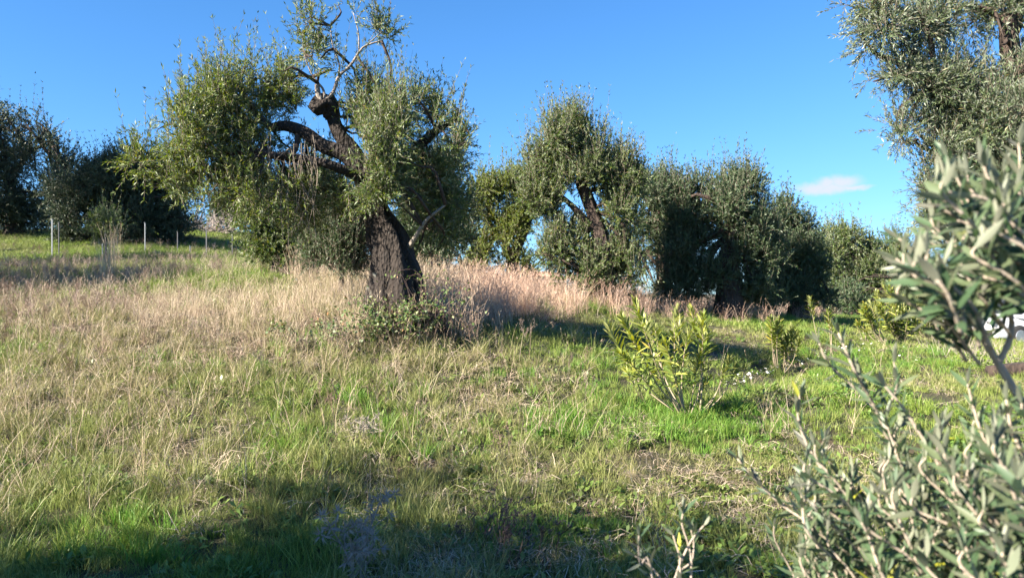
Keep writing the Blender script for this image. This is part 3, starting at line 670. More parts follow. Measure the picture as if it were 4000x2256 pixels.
def grass_tuft(n, r, h0, h1, wd, lean, curl=(0, .35), sg=3, mat='grass', name='tuft'):
    sp = []
    for _ in range(n):
        p = disc(r); a = random.random()*6.283; L_ = R(.05, lean)
        sp.append((p, R(h0, h1), (math.cos(a)*L_+p[0]/r*lean*.4, math.sin(a)*L_+p[1]/r*lean*.4), wd*R(.7, 1.3), R(*curl), sg))
    return blades(sp, name, M[mat], 0)
def stalk_tuft(n, r, h0, h1, mat, name='stalks', wd=.003, lean=.5):
    """dry stems with a feathery seed head and a few withered blades at the foot"""
    V = []; F = []; k0 = 0
    def strip(pts, w0, w1):
        nonlocal k0
        a = random.random()*3.14; s_ = np.array([math.cos(a), math.sin(a), 0])
        m_ = len(pts)
        for i, p in enumerate(pts):
            wv = w0+(w1-w0)*i/(m_-1); V.append(p-s_*wv/2); V.append(p+s_*wv/2)
        for i in range(m_-1): F.append((k0+2*i, k0+2*i+1, k0+2*i+3, k0+2*i+2))
        k0 += 2*m_
    for _ in range(n):
        p = disc(r); h = R(h0, h1); a = random.random()*6.283; L_ = R(.05, lean); dx, dy = math.cos(a)*L_, math.sin(a)*L_
        pts = [np.array([p[0]+dx*h*t_**2, p[1]+dy*h*t_**2, h*(t_-.22*L_*t_**3)]) for t_ in (0, .35, .65, .85, 1)]
        strip(pts, wd, wd*.5)
        if random.random() < .55:
            for j in range(4):
                b_ = pts[-1]+(pts[-2]-pts[-1])*R(0, 1.0); strip([b_, b_+np.array([R(-.02, .02), R(-.02, .02), R(.01, .04)])], wd*1.4, wd*.4)
        if random.random() < .7:
            b_ = pts[0]+(pts[1]-pts[0])*R(.2, 1); a2 = random.random()*6.28; l2 = R(.08, .2)
            strip([b_, b_+np.array([math.cos(a2)*l2*.6, math.sin(a2)*l2*.6, l2*.6]), b_+np.array([math.cos(a2)*l2, math.sin(a2)*l2, l2*.3])], wd*1.3, wd*.4)
    return arr_mesh(name, np.array(V), np.array(F), M[mat])
def litter(n, r, l0, l1, mat, name='litter'):
    sp = []; V = []; F = []
    for i in range(n):
        p = disc(r); a = random.random()*6.28; l_ = R(l0, l1); z0 = R(.0, .03); z1 = R(0, .05); wd = R(.0015, .0035)
        d = np.array([math.cos(a), math.sin(a), 0]); s_ = np.array([-d[1], d[0], R(-.5, .5)])*wd/2
        A_ = np.array([p[0], p[1], z0]); B_ = A_+d*l_+np.array([0, 0, z1-z0]); C_ = (A_+B_)/2+np.array([R(-.01, .01), R(-.01, .01), R(0, .03)])
        V += [A_-s_, A_+s_, C_-s_, C_+s_, B_-s_, B_+s_]; q_ = 6*i; F += [(q_, q_+1, q_+3, q_+2), (q_+2, q_+3, q_+5, q_+4)]
    return arr_mesh(name, np.array(V), np.array(F), M[mat])
def herb(n, r, l0, l1, name='herb', tilt=(.15, 1.0)):
    V = []; F = []
    for i in range(n):
        p = disc(r*.6); a = random.random()*6.28; l_ = R(l0, l1); el = R(*tilt); z0 = R(0, .04)
        d = np.array([math.cos(a)*math.cos(el), math.sin(a)*math.cos(el), math.sin(el)]); s_ = np.array([-math.sin(a), math.cos(a), R(-.3, .3)])
        wd = l_*R(.3, .5); A_ = np.array([p[0], p[1], z0])
        V += [A_, A_+d*l_*.55+s_*wd/2, A_+d*l_*1.0-np.array([0, 0, l_*.15]), A_+d*l_*.55-s_*wd/2]; F.append((4*i, 4*i+1, 4*i+2, 4*i+3))
    return arr_mesh(name, np.array(V), np.array(F), M['herb'])
def dead_weed(h, name='weed', mat='weed'):
    V = []; F = []; k0 = 0
    def seg_(a, b_, w0, w1):
        nonlocal k0
        d = norm(b_-a); s1 = norm(np.cross(d, np.array([.3, .2, .9])))
        V.extend([a-s1*w0/2, a+s1*w0/2, b_+s1*w1/2, b_-s1*w1/2]); F.append((k0, k0+1, k0+2, k0+3)); k0 += 4
    def grow(p, d, l_, lev):
        q_ = p+d*l_; seg_(p, q_, .004*(1-lev*.22), .003*(1-lev*.22))
        if lev < 3:
            for _ in range(3 if lev < 2 else 4): grow(p+d*l_*R(.4, 1), norm(d+np.array([R(-.7, .7), R(-.7, .7), R(-.1, .4)])), l_*R(.4, .6), lev+1)
        else:
            for _ in range(2): seg_(q_, q_+np.array([R(-.012, .012), R(-.012, .012), R(0, .012)]), .006, .003)
    for _ in range(3):
        p = disc(.05); grow(np.array([p[0], p[1], 0]), norm(np.array([R(-.3, .3), R(-.3, .3), 1])), h*R(.35, .55), 0)
    return arr_mesh(name, np.array(V), np.array(F), M[mat])
T_short = tuft_collection('short_grass_tufts', [grass_tuft(34, .07, .04, .12, .0035, .7) for _ in range(6)])
T_mid = tuft_collection('mid_grass_tufts', [grass_tuft(30, .06, .10, .27, .0035, .75) for _ in range(6)])
T_lush = tuft_collection('lush_grass_tufts', [grass_tuft(40, .07, .07, .17, .005, .6, mat='lush') for _ in range(5)])
T_dry = tuft_collection('dry_grass_tufts', [stalk_tuft(15, .09, .30, .68, 'dry', wd=.0034, lean=.55) for _ in range(7)])
T_sparse = tuft_collection('dry_stem_tufts', [stalk_tuft(4, .08, .22, .62, 'dry', wd=.0026, lean=.7) for _ in range(7)])
T_lit = tuft_collection('straw_tufts', [litter(20, .12, .05, .16, 'straw') for _ in range(5)])
T_herb = tuft_collection('herb_tufts', [herb(16, .08, .025, .065) for _ in range(5)])
T_weed = tuft_collection('weed_tufts', [dead_weed(R(.35, .6)) for _ in range(6)])

def scatter(name, label, coll, P, scl, tint, tilt=.15):
    n = len(P)
    me = bpy.data.meshes.new(name); me.vertices.add(n); me.vertices.foreach_set('co', P.astype(np.float32).ravel())
    def at(nm, ty, arr, key='value'):
        a = me.attributes.new(nm, ty, 'POINT'); a.data.foreach_set(key, arr.astype(np.float32 if ty != 'INT' else np.int32).ravel())
    rot = np.stack([rng.normal(0, tilt, n), rng.normal(0, tilt, n), rng.random(n)*6.283], -1)
    at('rot', 'FLOAT_VECTOR', rot, 'vector'); at('scl', 'FLOAT_VECTOR', scl, 'vector'); at('tint', 'FLOAT', np.clip(tint, 0, 1)); at('idx', 'INT', rng.integers(0, 1000, n))
    o = link(name, me); tag(o, label, 'grass', kind='stuff')
    md = o.modifiers.new('scatter', 'NODES'); g = bpy.data.node_groups.new(name, 'GeometryNodeTree'); md.node_group = g
    g.interface.new_socket('Geometry', in_out='INPUT', socket_type='NodeSocketGeometry'); g.interface.new_socket('Geometry', in_out='OUTPUT', socket_type='NodeSocketGeometry')
    gi = g.nodes.new('NodeGroupInput'); go = g.nodes.new('NodeGroupOutput'); ip = g.nodes.new('GeometryNodeInstanceOnPoints'); ci = g.nodes.new('GeometryNodeCollectionInfo')
    ci.inputs['Collection'].default_value = coll; ci.inputs['Separate Children'].default_value = True; ci.inputs['Reset Children'].default_value = True
    ip.inputs['Pick Instance'].default_value = True
    def na(nm, ty):
        a = g.nodes.new('GeometryNodeInputNamedAttribute'); a.data_type = ty; a.inputs['Name'].default_value = nm; return a.outputs[0]
    e2r = g.nodes.new('FunctionNodeEulerToRotation')
    L_ = g.links.new
    L_(gi.outputs[0], ip.inputs['Points']); L_(ci.outputs[0], ip.inputs['Instance']); L_(na('idx', 'INT'), ip.inputs['Instance Index'])
    L_(na('rot', 'FLOAT_VECTOR'), e2r.inputs[0]); L_(e2r.outputs[0], ip.inputs['Rotation']); L_(na('scl', 'FLOAT_VECTOR'), ip.inputs['Scale'])
    L_(ip.outputs[0], go.inputs[0])
    return o
def cand(n, D0, D1, p=1.0, half=43, seed=0):
    """candidate ground points, denser near the camera: density per area ~ D^-p"""
    r_ = np.random.default_rng(seed)
    uu = r_.random(n); e = 2-p
    Dd = (D0**e+(D1**e-D0**e)*uu)**(1/e) if abs(e) > 1e-6 else D0*(D1/D0)**uu
    tn = math.tan(math.radians(half)); x = (r_.random(n)*2-1)*tn*Dd
    z = ground(x, Dd); P = np.stack([x, Dd, z], -1)
    px = 2000+x/Dd*FPX; py = 1128-(z-CAMZ)/Dd*FPX
    return P, px, py, r_
def sstep(a, b_, x): t_ = np.clip((x-a)/(b_-a), 0, 1); return t_*t_*(3-2*t_)
def gauss(px, py, cx, cy, rx, ry): return np.exp(-((px-cx)/rx)**2-((py-cy)/ry)**2)
def drymask(P, px, py):
    low = np.interp(px, [-500, 500, 900, 1500, 1900, 2150, 2400, 2700, 3200, 3350], [1310, 1300, 1330, 1370, 1330, 1270, 1215, 1235, 1250, 1200])
    a = 1-sstep(low-50, low+40, py+60*(vnoise(P[:, :2], .9, 8)-.5))
    a *= sstep(350, 620, px)
    a *= 1-.75*gauss(px, py, 2250, 1190, 170, 28)
    a *= 1-(sstep(11.8, 13.0, P[:, 1])*(px < 1150))          # green slope behind
    a *= 1-(P[:, 1] > 24)
    a *= sstep(3330, 3150, px)
    return np.clip(a, 0, 1)
def patch(P, s, seed): return vnoise(P[:, :2], s, seed)*.6+vnoise(P[:, :2], s*2.7, seed+1)*.4

# how green or dry the meadow is at a point
def dryness(P, px, py):
    d = .41+1.05*(patch(P, .7, 12)-.5)+.5*(patch(P, 3, 14)-.5)
    d += .24*sstep(2300, 1500, px)*sstep(1750, 1400, py) - .35*gauss(px, py, 2700, 1640, 500, 130) - .08*sstep(2300, 2900, px)*(py < 1700)
    d += .30*gauss(px, py, 2300, 1880, 700, 110) - .6*sstep(12.5, 14, P[:, 1])*(px < 1150) + .25*sstep(600, 0, py*0+px)*(py < 1350)
    return np.clip(d, 0, 1)
# short green sward everywhere
P, px, py, r_ = cand(46000, 2.3, 46, 1.15, seed=1)
dr = dryness(P, px, py); dm = drymask(P, px, py)
keep = r_.random(len(P)) < (1-.55*dm)*(1-.35*sstep(.6, .9, dr))
keep &= ~((vnoise(P[:, :2], 1.5, 55) > .74) & (r_.random(len(P)) < .7))
Pk = P[keep]; s_ = (.55+.6*r_.random(len(Pk)))*(.6+.9*patch(Pk, 1.8, 71))*(1+np.clip(Pk[:, 1]-8, 0, 30)*.02); wsc = 1+np.clip(Pk[:, 1]-6, 0, 40)*.05
scatter('short_grass', 'short green and yellowing grass covering the meadow', T_short, Pk, np.stack([s_*wsc, s_*wsc, s_], -1), dr[keep]*1.1-.05)
# longer grass on the left and in the middle
P, px, py, r_ = cand(26000, 2.6, 34, 1.1, seed=2)
dr = dryness(P, px, py); dm = drymask(P, px, py)
den = (.25+.75*sstep(2400, 1500, px))*(.35+.9*patch(P, .9, 20))*(.5+.5*sstep(2100, 1750, py))*(1-.5*dm)
den *= 1-.85*sstep(2300, 2700, px)
keep = r_.random(len(P)) < den; Pk = P[keep]; s_ = (.5+.7*r_.random(len(Pk)))*(.65+.8*patch(Pk, 1.2, 72)); wsc = 1+np.clip(Pk[:, 1]-6, 0, 40)*.04
scatter('long_grass', 'longer green and straw coloured grass on the left of the meadow', T_mid, Pk, np.stack([s_*wsc, s_*wsc, s_], -1), dr[keep]*1.25)
# lush bright green patches
P, px, py, r_ = cand(30000, 4, 26, 1.0, seed=3)
den = 1.1*gauss(px, py, 2700, 1670, 380, 75)+.9*gauss(px, py, 2330, 1620, 160, 40)*.5+.9*gauss(px, py, 3230, 1235, 330, 35)*(P[:, 1] > 12)+.35*gauss(px, py, 1500, 1560, 160, 60)+.5*gauss(px, py, 2150, 1720, 120, 40)+.6*gauss(px, py, 3300, 1420, 400, 45)
den += .25*(patch(P, 1.1, 33) > .62)*(px < 2400)+.35*gauss(px, py, 100, 1330, 200, 60)
den = np.where(P[:, 1] > 12, den, den)
keep = r_.random(len(P)) < den*(.5+patch(P, 2.2, 25)*.8); Pk = P[keep]; s_ = .6+.7*r_.random(len(Pk))
scatter('lush_grass', 'bright green fresh grass in patches around the oleanders', T_lush, Pk, np.stack([s_, s_, s_], -1), .35+.6*r_.random(len(Pk)))
# tall dry grass
P, px, py, r_ = cand(24000, 7.5, 24, .7, seed=4)
dm = drymask(P, px, py); keep = r_.random(len(P)) < dm*np.clip(.1+1.7*(patch(P, 1.3, 27)-.18), .08, 1)*np.interp(px, [500, 1300, 1500], [.6, .75, 1]); Pk = P[keep]
hz = .62+.55*r_.random(len(Pk)); hz *= 1-.2*(px[keep] > 2500); hz *= np.interp(px[keep], [600, 1300, 1500], [.55, .66, 1.0])
wsc = 1+np.clip(Pk[:, 1]-8, 0, 20)*.05
scatter('tall_dry_grass', 'tall pinkish dry grass along the crest under the trees', T_dry, Pk, np.stack([hz*wsc, hz*wsc, hz], -1), sstep(1650, 1950, px[keep])*.8+.3*(r_.random(len(Pk))-.4), .12)
# single dry stems in the meadow
P, px, py, r_ = cand(9000, 2.8, 24, .9, seed=5)
den = (.15+.85*sstep(2500, 1300, px))*(.3+1.0*patch(P, .8, 41))*sstep(2250, 1650, py)*.9+.25*sstep(1500, 1350, py)*(px < 1200)
den = np.where(px > 2450, .04, den)
den += .9*gauss(px, py, 3030, 1660, 70, 60)
keep = r_.random(len(P)) < den; Pk = P[keep]; s_ = .6+.6*r_.random(len(Pk))
scatter('dry_stems', 'thin single dry stems standing in the meadow', T_sparse, Pk, np.stack([s_, s_, s_], -1), .3*r_.random(len(Pk)), .2)
# straw litter
P, px, py, r_ = cand(17000, 2.3, 22, 1.2, seed=6)
dr = dryness(P, px, py); keep = r_.random(len(P)) < sstep(.3, .9, dr)*.75+.05; Pk = P[keep]; s_ = .7+.7*r_.random(len(Pk))
scatter('straw_litter', 'flattened dead straw lying between the grass', T_lit, Pk+np.array([0, 0, .01]), np.stack([s_, s_, s_], -1), r_.random(len(Pk)), .15)
# herbs
P, px, py, r_ = cand(24000, 2.3, 18, 1.25, seed=7)
dr = dryness(P, px, py); dm = drymask(P, px, py); keep = r_.random(len(P)) < (1-dm)*(.12+.9*(patch(P, 1.6, 51) > .5))*(1-.6*dr); Pk = P[keep]; s_ = .6+.9*r_.random(len(Pk))
scatter('low_herbs', 'low broad leaved green herbs spread in the grass', T_herb, Pk, np.stack([s_, s_, s_], -1), dr[keep]*.8, .2)
# brown weeds on the left bank and under the trees
P, px, py, r_ = cand(12000, 6, 34, .6, seed=8)
den = .9*gauss(px, py, 250, 1230, 420, 80)+.8*gauss(px, py, 250, 1080, 500, 45)+.5*gauss(px, py, 1250, 1350, 250, 60)+.8*gauss(px, py, 850, 940, 200, 40)+.4*gauss(px, py, 300, 1330, 300, 40)+.25*gauss(px, py, 2500, 1230, 150, 40)+.7*gauss(px, py, 3240, 1230, 60, 25)+.05*(px < 2300)
keep = r_.random(len(P)) < den; Pk = P[keep]; s_ = .6+.6*r_.random(len(Pk))
scatter('brown_weeds', 'branching dead brown weeds on the left bank', T_weed, Pk, np.stack([s_, s_, s_], -1), r_.random(len(Pk))**1.5, .15)

# ------------------------------------------------------------------ oleanders
def long_leaf_mesh(name, mat, L=1.0, W=.16, droop=.12, fold=.25):
    """lance shaped leaf with a folded midrib, along +x, unit length"""
    xs = [0, .12, .32, .55, .78, 1.0]; ws = [.15, .55, .95, 1.0, .62, .03]
    V = []; F = []
    for x, w_ in zip(xs, ws):
        z = -droop*x*x; hw = W/2*w_
        V += [(x*L, -hw, z+hw*fold), (x*L, 0, z), (x*L, hw, z+hw*fold)]
    for i in range(len(xs)-1):
        a = 3*i; F += [(a, a+3, a+4, a+1), (a+1, a+4, a+5, a+2)]
    return arr_mesh(name, np.array(V), np.array(F), mat, True)
OLE = [long_leaf_mesh('leaf', M['oleander'], W=w_, droop=d_) for w_, d_ in ((.18, .05), (.20, .16), (.17, .25), (.21, .1))]
OLV = [long_leaf_mesh('leaf', M['olive_near'], W=w_, droop=d_, fold=.2) for w_, d_ in ((.20, .05), (.24, .12), (.19, -.08), (.23, .22))]
def leaf_objects(frames, meshes, parent, mass_mat, cap=300):
    """frames: (p, d, n, L). The largest ones in view are parts; the rest are joined"""
    base = np.array(parent.location)
    frames = sorted(frames, key=lambda f: -f[3]/np.linalg.norm(f[0]-np.array([0, 0, CAMZ]))) if len(frames) > cap else frames
    for i, (p, d, n_, L) in enumerate(frames[:cap]):
        o = bpy.data.objects.new('leaf', meshes[i % len(meshes)]); COL.objects.link(o); o.parent = parent
        y = np.cross(n_, d); m_ = Matrix([[d[0]*L, y[0]*L, n_[0]*L, p[0]-base[0]], [d[1]*L, y[1]*L, n_[1]*L, p[1]-base[1]], [d[2]*L, y[2]*L, n_[2]*L, p[2]-base[2]], [0, 0, 0, 1]])
        o.matrix_basis = m_
    rest = frames[cap:]
    if rest:
        src = meshes[0]; co = np.zeros(len(src.vertices)*3); src.vertices.foreach_get('co', co); co = co.reshape(-1, 3)
        f0 = np.array([list(pl.vertices) for pl in src.polygons]); Vs = []; Fs = []
        for i, (p, d, n_, L) in enumerate(rest):
            y = np.cross(n_, d); Vs.append((co[:, :1]*d+co[:, 1:2]*y+co[:, 2:]*n_)*L+p-base); Fs.append(f0+i*len(co))
        o = link('small_leaves', arr_mesh('small_leaves', np.concatenate(Vs), np.concatenate(Fs), mass_mat, True), parent); o['kind'] = 'stuff'
def frame_leaf(p, t_, ang, spread, r_, L, jit=.15):
    t_ = norm(np.array(t_)); a1 = norm(np.cross(t_, np.array([.21, .4, .9]))); a2 = np.cross(t_, a1)
    s_ = a1*math.cos(ang)+a2*math.sin(ang)
    d = norm(t_*math.cos(spread)+s_*math.sin(spread)+r_.normal(0, jit, 3)); n_ = t_*math.sin(spread)-s_*math.cos(spread)
    n_ = norm(n_-d*np.dot(n_, d)); 
    return (np.array(p), d, n_, L)
def oleander(name, label, base_pt, stems, leafL, seed, frac=.35, spacing=.028, rad=.008, group='oleander bushes', cap=300, whorl=3, cat='shrub'):
    r_ = np.random.default_rng(seed); root = empty(name, base_pt); tag(root, label, cat, group)
    frames = []
    for tip, bulge in stems:
        b0 = base_pt+np.array([r_.normal()*.035, r_.normal()*.035, -.04]); L_ = np.linalg.norm(tip-b0)
        m1 = b0+(tip-b0)*.35+np.array([bulge[0], bulge[1], 0])*L_; m2 = b0+(tip-b0)*.72+np.array([bulge[0], bulge[1], .05])*L_*.7
        ps = spline([b0, m1, m2, tip], 16); mb = MB(); mb.tube(ps, rad*np.linspace(1.0, .42, 16)*(.7+.5*r_.random()), 6); mb.build('stem', M['ole_stem'], root, True)
        n_nodes = max(4, int(L_*(1-frac)/spacing)); ang = r_.random()*6.28
        for k in range(n_nodes):
            t_ = frac+(1-frac)*(k+.5)/n_nodes; t_ = min(.999, t_); i = t_*15; a = int(i); p = ps[a]+(ps[min(15, a+1)]-ps[a])*(i-a); tg = ps[min(15, a+1)]-ps[a]
            ang += 1.05+r_.normal()*.15; u_ = (k+.5)/n_nodes
            for w_ in range(whorl):
                if r_.random() < .12+(.25 if u_ < .3 else 0): continue
                sp = 1.15-.75*u_+r_.normal()*.12
                frames.append(frame_leaf(p, tg, ang+w_*6.283/whorl, sp, r_, leafL*(.55+.45*math.sin(math.pi*min(1, .25+u_*.7)))*(.8+.35*r_.random())))
        for k in range(4): frames.append(frame_leaf(tip, tip-ps[-2], k*1.57, .22+.1*r_.random(), r_, leafL*.55))
    leaf_objects(frames, OLE, root, M['oleander_i'], cap)
    return root
def tips(lst, D, base, r_, sp=.25):
    out = []
    if D > 12 and len(lst) > 4: lst = list(lst)+[(a+r_.normal()*14, b_+18+r_.random()*35) for a, b_ in lst]
    for px_, py_ in lst:
        t_ = W3(px_, py_, D+r_.normal()*sp); out.append((t_, (np.sign(t_[0]-base[0])*.05+r_.normal()*.03, r_.normal()*.03)))
    return out
rr = np.random.default_rng(3)
b0 = gpt(2690, 1625); D0 = b0[1]
oleander('oleander_bush', 'largest oleander in the middle of the lawn, many pale stems with yellow green leaves', b0,
         tips([(2370, 1262), (2430, 1245), (2480, 1180), (2520, 1240), (2560, 1290), (2470, 1330), (2640, 1210), (2655, 1250), (2700, 1215), (2690, 1300), (2745, 1235), (2765, 1300), (2600, 1340), (2420, 1380), (2730, 1380)], D0, b0, rr), .16, 61, frac=.40, spacing=.036)
# low arching side branches of the same bush
bs = bpy.data.objects.new('side_root', None)
oleander('oleander_shoot', 'low oleander branch with pale bent stem right of the largest oleander', gpt(2705, 1622, D0),
         [(W3(2850, 1400, D0), (.12, 0)), (W3(2875, 1430, D0+.1), (.15, 0)), (W3(2830, 1440, D0-.1), (.12, .02))], .12, 62, frac=.62, spacing=.02, rad=.007)
oleander('oleander_shoot', 'thin upright oleander shoot left of the largest oleander', gpt(2550, 1600, D0),
         [(W3(2440, 1440, D0), (-.05, 0)), (W3(2470, 1450, D0), (-.03, 0))], .10, 63, frac=.5, spacing=.03, rad=.005)
oleander('oleander_shoot', 'short bronze oleander shoot at the foot of the largest oleander', gpt(2720, 1600, D0),
         [(W3(2755, 1480, D0+.1), (.0, 0)), (W3(2775, 1470, D0+.15), (.02, 0))], .09, 64, frac=.25, spacing=.022, rad=.004)
b1 = gpt(3050, 1455)
oleander('oleander_bush', 'small oleander with bare lower stems growing at the ditch of white daisies', b1,
         tips([(3010, 1245), (3040, 1250), (3030, 1290), (3090, 1275), (3110, 1300), (3075, 1320)], b1[1], b1, rr, .12), .17, 65, frac=.45, spacing=.026)
b2 = gpt(3235, 1410)
oleander('oleander_shoot', 'tall thin oleander stem right of the small oleander', b2,
         tips([(3165, 1170), (3235, 1215), (3245, 1260)], b2[1], b2, rr, .1), .17, 66, frac=.58, spacing=.03, rad=.010)
b3 = gpt(3390, 1350)
oleander('oleander_shoot', 'young oleander stems left of the oleander row', b3, tips([(3345, 1270), (3385, 1280), (3370, 1290)], b3[1], b3, rr, .1), .12, 67, frac=.6, spacing=.05, rad=.008)
b4 = gpt(3455, 1350)
oleander('oleander_bush', 'leaning oleander at the left end of the oleander row', b4, tips([(3375, 1190), (3400, 1180), (3385, 1230), (3420, 1210), (3370, 1215)], b4[1], b4, rr, .2), .17, 68, frac=.45, spacing=.032, rad=.010)
b5 = gpt(3535, 1335)
oleander('oleander_bush', 'tallest bushy oleander in the row at the right', b5,
         tips([(3420, 1140), (3450, 1110), (3475, 1105), (3505, 1145), (3530, 1160), (3440, 1180), (3480, 1170), (3560, 1170), (3500, 1210), (3550, 1220), (3465, 1240), (3590, 1230), (3520, 1260)], b5[1], b5, rr, .35), .17, 69, frac=.25, spacing=.032, rad=.011)
b6 = gpt(3625, 1325)
oleander('oleander_bush', 'oleander right of the tallest in the row with brown old flower heads', b6,
         tips([(3585, 1155), (3620, 1150), (3650, 1165), (3600, 1190), (3670, 1185), (3640, 1210), (3560, 1230), (3690, 1230)], b6[1], b6, rr, .35), .17, 70, frac=.3, spacing=.032, rad=.011)
b7 = gpt(3720, 1335)
oleander('oleander_bush', 'rightmost oleander of the row in front of the white fascia', b7,
         tips([(3690, 1190), (3740, 1200), (3710, 1230), (3770, 1240), (3660, 1250), (3790, 1270)], b7[1], b7, rr, .35), .15, 71, frac=.3, spacing=.032, rad=.010)

# ------------------------------------------------------------------ foreground young olive
def fg_olive(name, label, base_pt, stems, seed, leafL=.046, spacing=.015, group='young olives close to the camera', frac_default=.25):
    r_ = np.random.default_rng(seed); root = empty(name, base_pt); tag(root, label, 'young tree', group); frames = []
    for ctl, r0, r1, frac in stems:
        ps = spline(ctl, 26); seglen = np.linalg.norm(np.diff(ps, axis=0), axis=1); L_ = seglen.sum()
        mb = MB(); rad = .8*np.linspace(r0, r1, 26)*(1+.12*np.sin(np.arange(26)*2.4)); mb.tube(ps, rad, 8); mb.build('stem', M['stem'], root, True)
        nn = int(L_*(1-frac)/spacing); ang = r_.random()*3
        cum = np.concatenate([[0], np.cumsum(seglen)])
        for k in range(nn):
            s_ = L_*(frac+(1-frac)*(k+.5)/nn); a = int(np.searchsorted(cum, s_)-1); a = min(a, 24); u_ = (s_-cum[a])/seglen[a]; p = ps[a]+(ps[a+1]-ps[a])*u_; tg = ps[a+1]-ps[a]
            ang += 1.57+r_.normal()*.2
            for w_ in (0, math.pi):
                if r_.random() < .05: continue
                frames.append(frame_leaf(p, tg, ang+w_, .75+r_.normal()*.18, r_, leafL*(.7+.5*r_.random()), .12))
        for k in range(3): frames.append(frame_leaf(ps[-1], ps[-1]-ps[-2], k*2.1, .3, r_, leafL*.75))
    leaf_objects(frames, OLV, root, M['olive_near_i'], 300)
    return root
r_ = np.random.default_rng(77)
base_fg = np.array([1.25, 1.55, gz(1.25, 1.55)])
stems = []
def w(*a): return W3(*a)
stems += [([w(3700, 2500, 1.5), w(3400, 2080, 1.5), w(3190, 1800, 1.5), w(3120, 1640, 1.5), w(3125, 1540, 1.5)], .006, .0022, .45),
          ([w(3560, 2500, 1.6), w(3330, 2150, 1.6), w(3080, 1990, 1.65), w(2960, 1880, 1.65), w(2880, 1790, 1.65)], .0055, .0018, .35),
          ([w(3650, 2500, 1.5), w(3560, 2000, 1.5), w(3440, 1640, 1.45), w(3340, 1450, 1.4), w(3275, 1300, 1.4)], .006, .002, .45),
          ([w(3440, 1640, 1.45), w(3500, 1520, 1.4), w(3490, 1400, 1.4)], .003, .0016, .2),
          ([w(3480, 1750, 1.5), w(3420, 1600, 1.5), w(3240, 1420, 1.5), w(3200, 1340, 1.5)], .003, .0015, .5),
          ([w(3900, 2500, 1.3), w(3760, 2000, 1.3), w(3560, 1640, 1.3), w(3450, 1500, 1.3)], .006, .002, .4),
          ([w(3950, 2500, 1.3), w(3920, 1950, 1.3), w(3820, 1650, 1.3), w(3780, 1500, 1.3)], .006, .002, .4),
          ([w(4200, 2300, 1.15), w(4060, 1900, 1.15), w(3960, 1700, 1.15), w(3930, 1560, 1.15)], .006, .002, .3),
          ([w(4200, 2000, 1.2), w(4050, 1680, 1.2), w(3960, 1520, 1.2), w(3870, 1370, 1.2), w(3790, 1240, 1.2), w(3700, 1130, 1.2), w(3600, 1010, 1.2), w(3510, 930, 1.2)], .011, .0022, .62),
          ([w(3900, 1420, 1.2), w(3950, 1300, 1.2), w(3935, 1150, 1.2), w(3870, 950, 1.15), w(3790, 800, 1.15), w(3700, 620, 1.15)], .0065, .002, .35),
          ([w(3820, 1290, 1.2), w(3830, 1150, 1.2), w(3760, 1000, 1.2), w(3640, 900, 1.2)], .005, .0018, .3),
          ([w(3750, 1190, 1.2), w(3690, 1080, 1.15), w(3560, 1050, 1.1), w(3500, 1010, 1.1)], .0035, .0016, .3),
          ([w(3935, 1150, 1.2), w(4000, 950, 1.15), w(3990, 750, 1.1), w(3980, 560, 1.1)], .005, .0018, .2),
          ([w(4300, 1700, 1.0), w(4150, 1300, 1.0), w(4050, 1050, 1.0), w(3960, 850, 1.0), w(3900, 700, 1.0)], .008, .002, .3),
          ([w(4300, 1500, 1.0), w(4120, 1200, 1.0), w(3960, 1120, 1.0), w(3840, 1080, 1.0)], .006, .002, .4),
          ([w(4300, 1300, 1.1), w(4100, 1000, 1.1), w(4030, 800, 1.1), w(4040, 600, 1.1)], .006, .002, .2),
          ([w(4000, 1000, 1.1), w(3920, 920, 1.05), w(3830, 890, 1.0), w(3740, 860, 1.0)], .004, .0016, .1),
          ([w(4100, 1250, 1.1), w(4000, 1180, 1.05), w(3930, 1020, 1.0), w(3860, 960, 1.0)], .004, .0016, .1)]
for i in range(125):   # the mass of side shoots in the lower part
    tx = 3010+1050*r_.random()**.75; lo = np.interp(tx, [3000, 3150, 3450, 3700, 4000], [1850, 1700, 1620, 1620, 1560]); ty = lo+(2280-lo)*r_.random()**.9
    D = np.interp(tx, [3000, 4050], [1.6, 1.1])+r_.normal()*.14; sx = tx+120+r_.random()*260; sy = ty+300+r_.random()*200
    stems.append(([w(sx, sy, D+.05), w((sx+tx)/2+r_.normal()*30, (sy+ty)/2, D), w(tx+r_.normal()*15, ty+60, D), w(tx, ty, D)], .004, .0016, .12))
for i in range(64):   # side shoots of the upper right part
    tx = 3480+620*r_.random()**.7; top = np.interp(tx, [3480, 3600, 3700, 4050], [950, 780, 640, 560]); ty = top+(1110-top)*r_.random()
    D = 1.1+r_.normal()*.12; sx = tx+100+r_.random()*200; sy = ty+170+r_.random()*170
    stems.append(([w(sx, sy, D+.03), w((sx+tx)/2+r_.normal()*25, (sy+ty)/2, D), w(tx+r_.normal()*10, ty+50, D), w(tx, ty, D)], .0034, .0015, .1))
fg_olive('young_olive', 'large young olive with pale stems and blurred grey green leaves at the right edge', base_fg, stems, 80)
